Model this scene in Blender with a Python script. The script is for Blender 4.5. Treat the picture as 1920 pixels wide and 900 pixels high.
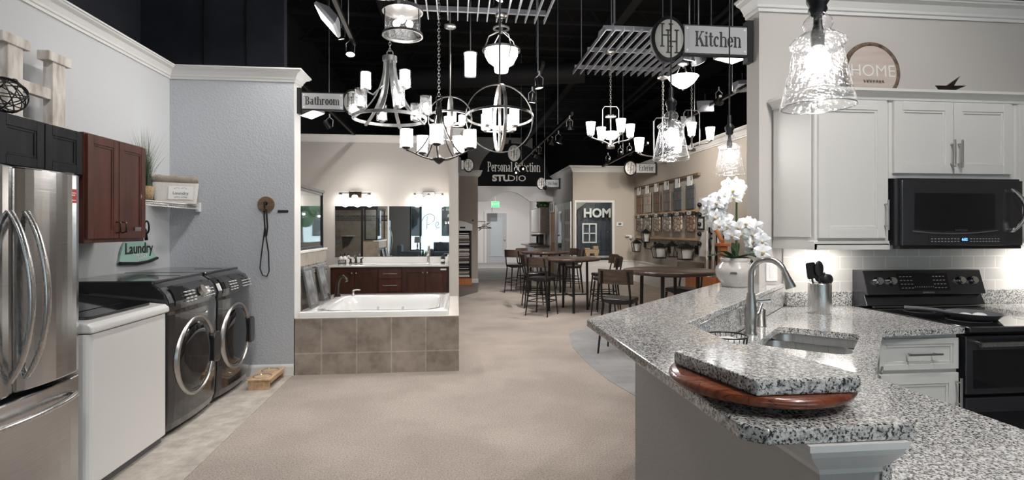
import bpy, bmesh, math, random
from mathutils import Vector, Matrix
S = bpy.context.scene
C = S.collection
for o in list(bpy.data.objects): bpy.data.objects.remove(o)
PI = math.pi; rad = math.radians; sin = math.sin; cos = math.cos

# ------------------------------------------------------------------ camera, world, exposure
H = 1.42
cam = bpy.data.objects.new('camera', bpy.data.cameras.new('camera')); C.objects.link(cam)
cam.location = (0, 0, H); cam.rotation_euler = (rad(90), 0, rad(-6))
cam.data.sensor_width = 36; cam.data.lens = 1000/1920*36; cam.data.shift_y = -19/1920
cam.data.clip_start = .05; cam.data.clip_end = 200
S.camera = cam
S.view_settings.view_transform = 'Standard'; S.view_settings.look = 'None'
S.view_settings.gamma = 1; S.view_settings.use_curve_mapping = False
S.view_settings.exposure = 0.7
W = bpy.data.worlds.new('world'); S.world = W; W.use_nodes = True
nt = W.node_tree; bgn = nt.nodes['Background']
bgn.inputs[0].default_value = (.72, .88, 1, 1); bgn.inputs[1].default_value = 2.2

LIGHTS = []
def light(kind, loc, power, col=(1, 1, 1), rot=None, aim=None, size=.1, sy=None, spot=90, blend=1, parent=None, name='lamp_light'):
    d = bpy.data.lights.new(name, kind); d.energy = power; d.color = col
    if kind == 'AREA':
        d.size = size
        if sy: d.shape = 'RECTANGLE'; d.size_y = sy
    else: d.shadow_soft_size = size
    if kind == 'SPOT': d.spot_size = rad(spot); d.spot_blend = blend
    o = bpy.data.objects.new(name, d); C.objects.link(o); o.location = loc
    if aim is not None: o.rotation_euler = (Vector(aim)-Vector(loc)).to_track_quat('-Z', 'Y').to_euler()
    elif rot: o.rotation_euler = rot
    if parent is not None: o.parent = parent
    return o

# ------------------------------------------------------------------ materials
def mat(name, col=(.8,.8,.8), rough=.5, metal=0, emit=None, es=1, spec=.5, coat=0, aniso=0, sheen=0):
    m = bpy.data.materials.new(name); m.use_nodes = True
    b = m.node_tree.nodes['Principled BSDF']
    b.inputs['Base Color'].default_value = (*col, 1); b.inputs['Roughness'].default_value = rough
    b.inputs['Metallic'].default_value = metal; b.inputs['Specular IOR Level'].default_value = spec
    b.inputs['Coat Weight'].default_value = coat; b.inputs['Anisotropic'].default_value = aniso
    b.inputs['Sheen Weight'].default_value = sheen
    if emit: b.inputs['Emission Color'].default_value = (*emit, 1); b.inputs['Emission Strength'].default_value = es
    return m
def N(m, t, **k):
    n = m.node_tree.nodes.new('ShaderNode'+t)
    for a, v in k.items():
        if a in n.inputs.keys(): n.inputs[a].default_value = v
        else: setattr(n, a, v)
    return n
def L(m, a, b): m.node_tree.links.new(a, b)
def coord(m, scale=(1,1,1), rot=(0,0,0), kind='Object'):
    t = N(m, 'TexCoord'); mp = N(m, 'Mapping'); mp.inputs['Scale'].default_value = scale; mp.inputs['Rotation'].default_value = rot
    L(m, t.outputs[kind], mp.inputs[0]); return mp.outputs[0]
def ramp(m, fac, stops, interp='LINEAR'):
    r = N(m, 'ValToRGB'); cr = r.color_ramp; cr.interpolation = interp
    while len(cr.elements) < len(stops): cr.elements.new(.5)
    for e, (p, c) in zip(cr.elements, stops): e.position = p; e.color = (*c, 1)
    L(m, fac, r.inputs[0]); return r.outputs[0]
def B(m): return m.node_tree.nodes['Principled BSDF']
def bump(m, h, strength=.3, dist=.01):
    b = N(m, 'Bump', Strength=strength, Distance=dist); L(m, h, b.inputs['Height']); L(m, b.outputs[0], B(m).inputs['Normal'])
def noise_mat(name, c1, c2, scale=10, rough=.5, stretch=(1,1,1), detail=6, bs=0, bd=.01, lo=.35, hi=.65, metal=0, rot=(0,0,0), **k):
    m = mat(name, c1, rough, metal, **k); v = coord(m, stretch, rot)
    n = N(m, 'TexNoise', Scale=scale, Detail=detail); L(m, v, n.inputs['Vector'])
    L(m, ramp(m, n.outputs[0], [(lo, c1), (hi, c2)]), B(m).inputs['Base Color'])
    if bs: bump(m, n.outputs[0], bs, bd)
    return m
def wall_mat(name, col, tex=.25, sc=55):
    m = mat(name, col, .75); v = coord(m); n = N(m, 'TexNoise', Scale=sc, Detail=3); L(m, v, n.inputs['Vector'])
    r = ramp(m, n.outputs[0], [(.45, (0,0,0)), (.6, (1,1,1))]); bump(m, r, tex, .004); return m

M = {}
M['wall_blue'] = wall_mat('wall_blue', (.485,.505,.54), .32, 48)
M['wall_left'] = wall_mat('wall_left', (.55,.56,.575), .08)
M['wall_grey'] = wall_mat('wall_grey', (.53,.50,.475), .06)
M['wall_bath'] = wall_mat('wall_bath', (.55,.515,.48), .06)
M['wall_beige'] = wall_mat('wall_beige', (.50,.445,.385), .05)
M['wall_white'] = wall_mat('wall_white', (.62,.60,.59), .05)
M['trim'] = mat('trim', (.74,.73,.715), .4)
M['white_paint'] = mat('white_paint', (.66,.65,.635), .35)
M['cab_white'] = mat('cab_white', (.64,.625,.60), .3)
M['navy'] = noise_mat('navy', (.02,.022,.031), (.034,.037,.05), 3, .7)
M['ceil'] = noise_mat('ceil', (.004,.004,.005), (.008,.008,.010), 4, .9)
M['joist'] = mat('joist', (.012,.012,.014), .7)
M['black'] = mat('black', (.008,.008,.009), .4)
M['black_gloss'] = mat('black_gloss', (.006,.006,.008), .06, spec=.6)
M['iron'] = mat('iron', (.02,.02,.022), .4, .6)
M['dark_metal'] = mat('dark_metal', (.05,.048,.046), .35, .9)
M['nickel'] = mat('nickel', (.46,.445,.43), .3, 1)
M['chrome'] = mat('chrome', (.8,.8,.8), .08, 1)
M['wheel_metal'] = noise_mat('wheel_metal', (.32,.32,.32), (.5,.5,.5), 12, .35, metal=.85)
M['bronze'] = mat('bronze', (.07,.055,.045), .3, .9)
M['alu'] = mat('alu', (.55,.56,.6), .4, .7)
M['paper'] = mat('paper', (.75,.74,.72), .6)
M['red'] = mat('red', (.65,.03,.02), .4)
M['ink'] = mat('ink', (.015,.015,.017), .5)
M['grey_ink'] = mat('grey_ink', (.08,.08,.085), .5)
M['frame_grey'] = mat('frame_grey', (.16,.165,.17), .35, .3)
M['sign_black'] = mat('sign_black', (.004,.004,.005), .85, spec=.2)
M['door_grey'] = mat('door_grey', (.40,.41,.43), .5)
M['sign_plate'] = mat('sign_plate', (.42,.42,.43), .45)
M['oval_white'] = mat('oval_white', (.62,.60,.56), .5)
M['porcelain'] = mat('porcelain', (.78,.775,.76), .08, coat=.6)
M['green_emit'] = mat('green_emit', (.0,.3,.05), .5, emit=(.05,.9,.2), es=1.1)
M['blue_emit'] = mat('blue_emit', (0,0,.2), .5, emit=(.1,.3,1), es=3)
M['leaf'] = noise_mat('leaf', (.015,.05,.012), (.03,.09,.02), 20, .4)
M['grass'] = noise_mat('grass', (.03,.06,.03), (.09,.13,.07), 8, .55)
M['petal'] = mat('petal', (.86,.86,.88), .55, sheen=.3)
M['stem'] = mat('stem', (.03,.07,.02), .5)
M['bamboo'] = mat('bamboo', (.45,.36,.2), .5)
M['basket'] = noise_mat('basket', (.25,.17,.09), (.42,.3,.17), 90, .8, bs=.5)
M['canvas'] = noise_mat('canvas', (.60,.57,.53), (.66,.63,.59), 60, .85)
M['towel'] = noise_mat('towel', (.20,.165,.13), (.31,.26,.21), 160, .95, bs=.8, bd=.004, sheen=.4)
M['mint'] = mat('mint', (.34,.52,.45), .6)
M['wood_weather'] = noise_mat('wood_weather', (.36,.31,.27), (.68,.64,.59), 9, .8, stretch=(2,2,.6), bs=.4, lo=.3, hi=.6)
M['wood_tan'] = noise_mat('wood_tan', (.42,.26,.14), (.60,.42,.26), 6, .5, stretch=(6,.6,6))
M['wood_plaque'] = noise_mat('wood_plaque', (.10,.06,.035), (.2,.13,.08), 5, .6, stretch=(1,1,12))
M['wood_home'] = noise_mat('wood_home', (.46,.38,.33), (.56,.48,.43), 4, .7, stretch=(.6,1,5))
M['wood_orange'] = noise_mat('wood_orange', (.42,.13,.04), (.55,.2,.07), 6, .4, stretch=(5,5,.5))
M['oak'] = noise_mat('oak', (.5,.3,.15), (.6,.4,.22), 5, .5, stretch=(8,8,.6))
M['espresso'] = noise_mat('espresso', (.008,.008,.010), (.015,.014,.017), 6, .45, stretch=(4,4,.5), spec=.15)
M['cherry'] = noise_mat('cherry', (.055,.016,.011), (.105,.032,.021), 5, .33, stretch=(3,3,.6), coat=.2)
M['cherry_dk'] = noise_mat('cherry_dk', (.042,.014,.010), (.075,.026,.018), 5, .35, stretch=(3,3,.6))
M['stool_wood'] = noise_mat('stool_wood', (.055,.036,.027), (.11,.075,.055), 9, .45, stretch=(.7,3,5))
M['table_wood'] = noise_mat('table_wood', (.045,.028,.021), (.10,.065,.05), 4, .28, stretch=(.7,5,1))
M['leather'] = mat('leather', (.012,.011,.012), .3)
M['rubber'] = mat('rubber', (.02,.02,.02), .7)
M['bark'] = noise_mat('bark', (.07,.045,.03), (.2,.14,.1), 25, .9, bs=.8)
M['sofa'] = noise_mat('sofa', (.16,.18,.22), (.2,.22,.26), 60, .9)
M['pillow_a'] = noise_mat('pillow_a', (.03,.045,.1), (.3,.32,.36), 30, .9)
M['pillow_b'] = mat('pillow_b', (.2,.24,.32), .9)

# bed of stainless, brushed in a direction
def steel(name, col, sc, rough=.24, aniso=.0):
    m = mat(name, col, rough, 1, aniso=aniso)
    if aniso: tg = N(m, 'Tangent', direction_type='RADIAL', axis='Z'); L(m, tg.outputs[0], B(m).inputs['Tangent']); B(m).inputs['Anisotropic Rotation'].default_value = .25
    v = coord(m, sc); n = N(m, 'TexNoise', Scale=6, Detail=8); L(m, v, n.inputs['Vector'])
    L(m, ramp(m, n.outputs[0], [(.3, tuple(c*.86 for c in col)), (.7, col)]), B(m).inputs['Base Color'])
    r = ramp(m, n.outputs[0], [(.3, (rough*.9,)*3), (.7, (rough*1.15,)*3)]); L(m, r, B(m).inputs['Roughness'])
    bump(m, n.outputs[0], .02, .0006); return m
M['steel'] = steel('steel', (.54,.54,.545), (1, 1, 60), .17, .85)
M['steel_h'] = steel('steel_h', (.6,.59,.58), (60, 60, 1), .25)
M['steel_sink'] = steel('steel_sink', (.62,.61,.60), (40, 1, 1), .3)
M['black_steel'] = mat('black_steel', (.10,.10,.112), .24, .85)
M['washer_dark'] = mat('washer_dark', (.055,.054,.057), .17, .65, coat=.6)
M['washer_panel'] = mat('washer_panel', (.03,.031,.035), .12, .2, coat=.5)
M['washer_white'] = mat('washer_white', (.72,.71,.70), .25, coat=.3)
M['grey_plastic'] = mat('grey_plastic', (.12,.12,.13), .5)

# granite
def granite():
    m = mat('granite', (.7,.7,.7), .12, coat=.4); v = coord(m)
    n1 = N(m, 'TexNoise', Scale=175, Detail=4, Roughness=.6); L(m, v, n1.inputs['Vector'])
    n2 = N(m, 'TexNoise', Scale=72, Detail=7, Roughness=.75); L(m, v, n2.inputs['Vector'])
    base = ramp(m, n2.outputs[0], [(.34, (.2,.2,.205)), (.44, (.42,.41,.40)), (.51, (.62,.61,.59)), (.6, (.76,.75,.73))])
    spots = ramp(m, n1.outputs[0], [(.38, (.03,.032,.038)), (.44, (.22,.22,.225)), (.49, (1,1,1))])
    mx = N(m, 'MixRGB', blend_type='MULTIPLY'); mx.inputs[0].default_value = 1
    L(m, base, mx.inputs[1]); L(m, spots, mx.inputs[2]); L(m, mx.outputs[0], B(m).inputs['Base Color']); return m
M['granite'] = granite()

def carpet():
    m = mat('carpet', (.4,.36,.32), .95, sheen=.2); v = coord(m)
    n1 = N(m, 'TexNoise', Scale=95, Detail=4, Roughness=.7); L(m, v, n1.inputs['Vector'])
    n2 = N(m, 'TexNoise', Scale=1.6, Detail=4); L(m, v, n2.inputs['Vector'])
    a = ramp(m, n1.outputs[0], [(.3, (.185,.145,.118)), (.5, (.39,.325,.28)), (.7, (.56,.49,.435))])
    b = ramp(m, n2.outputs[0], [(.38, (.84,.83,.82)), (.6, (1.02,1.02,1.02))])
    mx = N(m, 'MixRGB', blend_type='MULTIPLY'); mx.inputs[0].default_value = 1
    L(m, a, mx.inputs[1]); L(m, b, mx.inputs[2]); L(m, mx.outputs[0], B(m).inputs['Base Color'])
    bump(m, n1.outputs[0], .9, .01); return m
M['carpet'] = carpet()

def brick(name, c1, c2, mortar, w, h, ms, axes='xy', offset=.5, rough=.4, var=.0, nscale=5, ncols=None, bmp=.3, scale=1, roty=0, off=(0,0)):
    m = mat(name, c1, rough); t = N(m, 'TexCoord'); sp = N(m, 'SeparateXYZ'); L(m, t.outputs['Object'], sp.inputs[0])
    cb = N(m, 'CombineXYZ'); ix = {'x': 0, 'y': 1, 'z': 2}
    mp = N(m, 'Mapping'); mp.inputs['Location'].default_value = (off[0], off[1], 0)
    L(m, sp.outputs[ix[axes[0]]], cb.inputs[0]); L(m, sp.outputs[ix[axes[1]]], cb.inputs[1]); L(m, cb.outputs[0], mp.inputs[0])
    b = N(m, 'TexBrick'); b.offset = offset; b.inputs['Scale'].default_value = scale
    b.inputs['Brick Width'].default_value = w; b.inputs['Row Height'].default_value = h; b.inputs['Mortar Size'].default_value = ms
    b.inputs['Color1'].default_value = (*c1, 1); b.inputs['Color2'].default_value = (*c2, 1); b.inputs['Mortar'].default_value = (*mortar, 1)
    b.inputs['Bias'].default_value = 0; b.inputs['Mortar Smooth'].default_value = .1
    L(m, mp.outputs[0], b.inputs['Vector']); out = b.outputs['Color']
    if ncols:
        n = N(m, 'TexNoise', Scale=nscale, Detail=8, Roughness=.65); L(m, t.outputs['Object'], n.inputs['Vector'])
        r = ramp(m, n.outputs[0], ncols); mx = N(m, 'MixRGB', blend_type='MULTIPLY'); mx.inputs[0].default_value = 1
        L(m, out, mx.inputs[1]); L(m, r, mx.inputs[2]); out = mx.outputs[0]
    L(m, out, B(m).inputs['Base Color'])
    inv = N(m, 'Math', operation='SUBTRACT'); inv.inputs[0].default_value = 1; L(m, b.outputs['Fac'], inv.inputs[1])
    bump(m, inv.outputs[0], bmp, .004); return m
TN = [(.3, (.55,.52,.5)), (.5, (.85,.83,.8)), (.7, (1.05,1.03,1))]
M['tub_tile'] = brick('tub_tile', (.40,.345,.30), (.34,.295,.26), (.52,.48,.44), .337, .345, .006, 'xz', 0, .35, nscale=7, ncols=TN, off=(1.573-.02, -.21+.345))
M['tub_tile_y'] = brick('tub_tile_y', (.40,.345,.30), (.34,.295,.26), (.52,.48,.44), .337, .345, .006, 'yz', 0, .35, nscale=7, ncols=TN, off=(0, -.21+.345))
M['wall_tile_y'] = brick('wall_tile_y', (.50,.44,.38), (.46,.4,.35), (.58,.54,.5), .34, .34, .005, 'yz', 0, .35, nscale=6, ncols=TN)
M['wall_tile_x'] = brick('wall_tile_x', (.52,.44,.37), (.48,.41,.35), (.58,.54,.5), .4, .3, .005, 'xz', .5, .35, nscale=6, ncols=TN)
M['mosaic_y'] = brick('mosaic_y', (.01,.01,.012), (.22,.21,.2), (.42,.40,.37), .11, .035, .004, 'yz', .4, .2, nscale=8)
M['mosaic_x'] = brick('mosaic_x', (.01,.01,.012), (.2,.2,.2), (.4,.37,.34), .09, .045, .004, 'xz', .4, .2, nscale=8)
M['subway'] = brick('subway', (.66,.635,.61), (.63,.61,.585), (.80,.79,.77), .165, .082, .0035, 'xz', .5, .18, off=(0, -.01))
PN = [(.3, (.66,.64,.61)), (.5, (.9,.89,.87)), (.65, (1.1,1.1,1.08))]
M['plank_light'] = brick('plank_light', (.50,.46,.415), (.45,.41,.37), (.40,.36,.32), 1.8, .18, .0015, 'yx', .4, .45, nscale=9, ncols=PN)
M['plank_dark'] = brick('plank_dark', (.19,.165,.15), (.13,.115,.105), (.06,.055,.05), 1.2, .15, .002, 'xy', .4, .4, nscale=5, ncols=PN)
M['plank_tan'] = brick('plank_tan', (.36,.28,.22), (.3,.235,.19), (.1,.08,.07), 1.2, .15, .002, 'yx', .4, .4, nscale=5, ncols=PN)
M['floor_tile'] = brick('floor_tile', (.33,.325,.325), (.29,.285,.285), (.22,.22,.22), .6, .3, .003, 'xy', .5, .5, nscale=4, ncols=[(.3,(.8,.8,.8)),(.7,(1.1,1.1,1.1))])

# acacia turntable: wedge strips of several wood tones
def acacia():
    m = mat('acacia', (.3,.08,.03), .25, coat=.4); v = coord(m, (1,1,1), (0,0,rad(35)))
    b = N(m, 'TexBrick'); b.offset = .5; L(m, v, b.inputs['Vector']); b.inputs['Scale'].default_value = 1
    b.inputs['Brick Width'].default_value = .19; b.inputs['Row Height'].default_value = .045; b.inputs['Mortar Size'].default_value = .0004
    b.inputs['Color1'].default_value = (.13,.028,.011,1); b.inputs['Color2'].default_value = (.25,.07,.028,1); b.inputs['Mortar'].default_value = (.05,.015,.01,1)
    n = N(m, 'TexNoise', Scale=30, Detail=6); v2 = coord(m, (.3, 4, 1), (0,0,rad(35))); L(m, v2, n.inputs['Vector'])
    r = ramp(m, n.outputs[0], [(.3, (.45,.4,.4)), (.6, (1,1,1))]); mx = N(m, 'MixRGB', blend_type='MULTIPLY'); mx.inputs[0].default_value = 1
    L(m, b.outputs[0], mx.inputs[1]); L(m, r, mx.inputs[2]); L(m, mx.outputs[0], B(m).inputs['Base Color']); return m
M['acacia'] = acacia()

def crackle():
    m = mat('crackle', (.6,.58,.55), .12, coat=.5); v = coord(m)
    b = N(m, 'TexVoronoi', Scale=45, feature='DISTANCE_TO_EDGE'); L(m, v, b.inputs['Vector'])
    L(m, ramp(m, b.outputs['Distance'], [(0, (.42,.39,.36)), (.03, (.52,.495,.465))]), B(m).inputs['Base Color']); return m
M['crackle'] = crackle()

def stone(name, c1, c2, c3):
    m = mat(name, c1, .85); v = coord(m, (1, 1, 1.6)); b = N(m, 'TexVoronoi', Scale=7); L(m, v, b.inputs['Vector'])
    e = N(m, 'TexVoronoi', Scale=7, feature='DISTANCE_TO_EDGE'); L(m, v, e.inputs['Vector'])
    sp = N(m, 'SeparateColor'); L(m, b.outputs['Color'], sp.inputs[0])
    a = ramp(m, sp.outputs[0], [(0, c1), (.5, c2), (1, c3)])
    d = ramp(m, e.outputs['Distance'], [(.02, (.1,.09,.08)), (.1, (1,1,1))]); mx = N(m, 'MixRGB', blend_type='MULTIPLY'); mx.inputs[0].default_value = 1
    L(m, a, mx.inputs[1]); L(m, d, mx.inputs[2]); L(m, mx.outputs[0], B(m).inputs['Base Color']); bump(m, e.outputs['Distance'], .6, .02); return m

# emitters
def emat(name, col, st):
    m = bpy.data.materials.new(name); m.use_nodes = True; m.node_tree.nodes.clear()
    e = N(m, 'Emission', Color=(*col, 1), Strength=st); o = N(m, 'OutputMaterial'); L(m, e.outputs[0], o.inputs[0]); return m
M['shade_lit'] = emat('shade_lit', (1, .98, .95), 5)
M['bulb'] = emat('bulb', (1, .98, .95), 60)
M['bulb_small'] = emat('bulb_small', (1, .98, .95), 14)
M['lamp_face'] = emat('lamp_face', (1, .98, .96), 6)
M['warm_face'] = emat('warm_face', (1, .93, .82), 5)

# thin clear glass, light goes through
def glass(name, tint=(.95,.97,.97), refl=.0, seeds=0, edge=.5, rough=.02):
    m = bpy.data.materials.new(name); m.use_nodes = True; m.node_tree.nodes.clear()
    o = N(m, 'OutputMaterial'); tr = N(m, 'BsdfTransparent', Color=(*tint, 1)); gl = N(m, 'BsdfGlossy', Color=(1,1,1,1), Roughness=rough)
    lw = N(m, 'LayerWeight', Blend=edge); mx = N(m, 'MixShader'); 
    f = ramp(m, lw.outputs['Facing'], [(.0, (.04+refl,)*3), (.6, (.1+refl,)*3), (1, (.85,)*3)]); fo = f
    if seeds:
        v = coord(m); n = N(m, 'TexVoronoi', Scale=seeds); L(m, v, n.inputs['Vector'])
        nn = N(m, 'TexNoise', Scale=seeds*.7, Detail=3); L(m, v, nn.inputs['Vector'])
        s = ramp(m, n.outputs['Distance'], [(.0, (1,1,1)), (.22, (0,0,0))])
        ad = N(m, 'MixRGB', blend_type='ADD'); ad.inputs[0].default_value = .5; L(m, f, ad.inputs[1]); L(m, s, ad.inputs[2]); fo = ad.outputs[0]
        bp = N(m, 'Bump', Strength=.9, Distance=.01); L(m, nn.outputs[0], bp.inputs['Height']); L(m, bp.outputs[0], gl.inputs['Normal'])
        gl.inputs['Roughness'].default_value = .12
        tl = N(m, 'BsdfTranslucent', Color=(.95,.95,.96,1)); df = N(m, 'BsdfDiffuse', Color=(.9,.9,.9,1)); md = N(m, 'MixShader'); md.inputs[0].default_value = .5; L(m, tl.outputs[0], md.inputs[1]); L(m, df.outputs[0], md.inputs[2])
        mt_ = N(m, 'MixShader'); sf = N(m, 'Math', operation='MULTIPLY_ADD'); sf.inputs[1].default_value = .16; sf.inputs[2].default_value = .012; L(m, s, sf.inputs[0]); L(m, sf.outputs[0], mt_.inputs[0]); L(m, tr.outputs[0], mt_.inputs[1]); L(m, md.outputs[0], mt_.inputs[2]); tr = mt_
    L(m, fo, mx.inputs[0]); L(m, tr.outputs[0], mx.inputs[1]); L(m, gl.outputs[0], mx.inputs[2]); L(m, mx.outputs[0], o.inputs[0]); return m
M['glass'] = glass('glass'); M['glass_seed'] = glass('glass_seed', (.97,.97,.98), .03, 95)
M['glass_door'] = glass('glass_door', (.8,.86,.86), .08)
def mirror():
    m = bpy.data.materials.new('mirror'); m.use_nodes = True; m.node_tree.nodes.clear()
    o = N(m, 'OutputMaterial'); g = N(m, 'BsdfGlossy', Color=(.86,.87,.87,1), Roughness=0); L(m, g.outputs[0], o.inputs[0]); return m
M['mirror'] = mirror()

# ------------------------------------------------------------------ mesh kit
class G:
    def __init__(s): s.v = []; s.f = []; s.sm = []
    def add(s, vs, fs, smooth=False):
        n = len(s.v); s.v += [tuple(v) for v in vs]
        for f in fs: s.f.append([i+n for i in f]); s.sm.append(smooth)
        return s
    def box(s, x0, x1, y0, y1, z0, z1, mt=None):
        vs = [Vector((x, y, z)) for z in (z0, z1) for y in (y0, y1) for x in (x0, x1)]
        if mt is not None: vs = [mt @ v for v in vs]
        return s.add(vs, [(0,2,3,1), (4,5,7,6), (0,1,5,4), (2,6,7,3), (0,4,6,2), (1,3,7,5)])
    def rbox(s, x0, x1, y0, y1, z0, z1, r=.01, n=4, axis='z', mt=None):
        pts = []
        if axis == 'z': a0, a1, b0, b1 = x0, x1, y0, y1
        elif axis == 'x': a0, a1, b0, b1 = y0, y1, z0, z1
        else: a0, a1, b0, b1 = x0, x1, z0, z1
        for cx, cy, st in ((a1-r, b1-r, 0), (a0+r, b1-r, 90), (a0+r, b0+r, 180), (a1-r, b0+r, 270)):
            for k in range(n+1):
                t = rad(st+90*k/n); pts.append((cx+r*cos(t), cy+r*sin(t)))
        return s.prism(pts, {'z': (z0, z1), 'x': (x0, x1), 'y': (y0, y1)}[axis], axis, mt)
    def prism(s, pts, lh, axis='z', mt=None):
        lo, hi = lh; n = len(pts)
        def c(p, h):
            v = Vector((p[0], p[1], h)) if axis == 'z' else Vector((h, p[0], p[1])) if axis == 'x' else Vector((p[0], h, p[1]))
            return mt @ v if mt is not None else v
        vs = [c(p, lo) for p in pts]+[c(p, hi) for p in pts]
        fs = [tuple(range(n))[::-1], tuple(range(n, 2*n))]+[(i, (i+1) % n, n+(i+1) % n, n+i) for i in range(n)]
        return s.add(vs, fs)
    def loft(s, loops, cap0=True, cap1=True, closed=True, smooth=True):
        n = len(loops[0]); vs = [p for l in loops for p in l]; fs = []
        m = n if closed else n-1
        for k in range(len(loops)-1):
            for i in range(m):
                j = (i+1) % n; fs.append((k*n+i, k*n+j, (k+1)*n+j, (k+1)*n+i))
        s.add(vs, fs, smooth)
        if cap0: s.add(loops[0], [tuple(range(n))[::-1]])
        if cap1: s.add(loops[-1], [tuple(range(n))])
        return s
    def lathe(s, prof, c=(0,0,0), n=24, mt=None, caps=False, sx=1, sy=1):
        loops = []
        for r, z in prof:
            l = []
            for i in range(n):
                t = 2*PI*i/n; v = Vector((r*cos(t)*sx, r*sin(t)*sy, z))
                if mt is not None: v = mt @ v
                l.append(v+Vector(c))
            loops.append(l)
        return s.loft(loops, caps, caps)
    def tube(s, pts, r=.01, n=8, closed=False, caps=True):
        P = [Vector(p) for p in pts]; k = len(P); rs = r if isinstance(r, (list, tuple)) else [r]*k
        loops = []; up = None
        for i in range(k):
            if closed: d = P[(i+1) % k]-P[i-1]
            else: d = P[min(i+1, k-1)]-P[max(i-1, 0)]
            if d.length < 1e-9: d = Vector((0,0,1))
            d.normalize()
            if up is None: up = d.orthogonal().normalized()
            else:
                up = up-d*up.dot(d)
                up = d.orthogonal().normalized() if up.length < 1e-6 else up.normalized()
            b = d.cross(up)
            loops.append([P[i]+(up*cos(2*PI*j/n)+b*sin(2*PI*j/n))*rs[i] for j in range(n)])
        if closed: loops.append(loops[0]); caps = False
        return s.loft(loops, caps, caps)
    def ring(s, c, R, r, n=32, m=8, ax=(0,0,1), sx=1, sy=1):
        q = Vector(ax).to_track_quat('Z', 'Y')
        return s.tube([Vector(c)+q @ Vector((R*sx*cos(2*PI*i/n), R*sy*sin(2*PI*i/n), 0)) for i in range(n)], r, m, True)
    def band(s, c, R, w, t, n=40, ax=(0,0,1), sx=1, a0=0, a1=360):      # flat hoop: width w along axis, thickness t
        q = Vector(ax).to_track_quat('Z', 'Y'); loops = []; full = abs(a1-a0) >= 360
        for i in range(n+(0 if full else 1)):
            a = rad(a0+(a1-a0)*i/n); e = Vector((cos(a)*sx, sin(a), 0))
            loops.append([Vector(c)+q @ (e*(R+dr)+Vector((0,0,dz))) for dr, dz in ((-t/2,-w/2), (t/2,-w/2), (t/2,w/2), (-t/2,w/2))])
        if full: loops.append(loops[0])
        return s.loft(loops, not full, not full, smooth=False)
    def cyl(s, c, r, h, n=20, ax=(0,0,1), r2=None):
        q = Vector(ax).to_track_quat('Z', 'Y').to_matrix().to_4x4(); r2 = r if r2 is None else r2
        l = [[Vector(c)+q @ Vector((rr*cos(2*PI*i/n), rr*sin(2*PI*i/n), z)) for i in range(n)] for rr, z in ((r, 0), (r2, h))]
        return s.loft(l, True, True)
    def sphere(s, c, r, n=16, m=10, sc=(1,1,1), mt=None):
        pr = [(max(r*sin(PI*i/m), 1e-4), -r*cos(PI*i/m)) for i in range(m+1)]
        loops = []
        for rr, z in pr:
            l = []
            for i in range(n):
                v = Vector((rr*cos(2*PI*i/n)*sc[0], rr*sin(2*PI*i/n)*sc[1], z*sc[2]))
                if mt is not None: v = mt @ v
                l.append(v+Vector(c))
            loops.append(l)
        return s.loft(loops, True, True)
    def sweep(s, path, prof, closed=False):                             # prof (out, z) swept on an xy path, out = right side of travel
        k = len(path); loops = []
        for i in range(k):
            p = Vector(path[i]); 
            a = Vector(path[i])-Vector(path[i-1]) if (i > 0 or closed) else Vector(path[1])-p
            b = Vector(path[(i+1) % k])-p if (i < k-1 or closed) else a
            a.normalize(); b.normalize(); na = Vector((a.y, -a.x)); nb = Vector((b.y, -b.x)); m = (na+nb)
            m = m/max(m.length_squared/2, .2) if m.length > 1e-6 else na
            loops.append([(p.x+m.x*o, p.y+m.y*o, z) for o, z in prof])
        if closed: loops.append(loops[0])
        return s.loft(loops, not closed, not closed, smooth=False)

WORLD = {}
def obj(name, g, m, parent=None, bev=0, seg=2, world=None, label=None, smooth=None):
    me = bpy.data.meshes.new(name); me.from_pydata(g.v, [], g.f); me.update()
    bm = bmesh.new(); bm.from_mesh(me); bmesh.ops.recalc_face_normals(bm, faces=bm.faces); bm.to_mesh(me); bm.free()
    me.polygons.foreach_set('use_smooth', g.sm if len(g.sm) == len(me.polygons) else [False]*len(me.polygons))
    o = bpy.data.objects.new(name, me); C.objects.link(o); me.materials.append(M[m] if isinstance(m, str) else m)
    if parent is not None:
        root = parent
        while root.parent: root = root.parent
        if WORLD.get(root.name):
            mw = Matrix.Translation(root.location) @ root.rotation_euler.to_matrix().to_4x4()
            me.transform(mw.inverted())
        o.parent = parent
    if bev:
        b = o.modifiers.new('bevel', 'BEVEL'); b.width = bev; b.segments = seg; b.limit_method = 'ANGLE'; b.angle_limit = rad(40)
        if seg > 1: b.harden_normals = False
    if label: o['label'] = label
    return o
def thing(name, label, cat, loc=(0,0,0), rotz=0, group=None, world=False):
    o = bpy.data.objects.new(name, None); C.objects.link(o); o.location = loc; o.rotation_euler = (0, 0, rotz); o.empty_display_size = .1
    o['label'] = label; o['category'] = cat
    if group: o['group'] = group
    if world: WORLD[o.name] = True
    return o
def tag(o, label, cat, group=None, kind=None):
    o['label'] = label; o['category'] = cat
    if group: o['group'] = group
    if kind: o['kind'] = kind
    return o
def solo(name, g, m, label, cat, group=None, bev=0, kind=None, seg=2):
    # origin to the base of the mesh
    xs = [v[0] for v in g.v]; ys = [v[1] for v in g.v]; zs = [v[2] for v in g.v]
    c = ((min(xs)+max(xs))/2, (min(ys)+max(ys))/2, min(zs))
    g.v = [(v[0]-c[0], v[1]-c[1], v[2]-c[2]) for v in g.v]
    o = obj(name, g, m, bev=bev, seg=seg); o.location = c; return tag(o, label, cat, group, kind)
def struct(name, g, m, parent=None, bev=0):
    o = obj(name, g, m, parent, bev)
    if parent is None: o['kind'] = 'structure'
    return o
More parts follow.
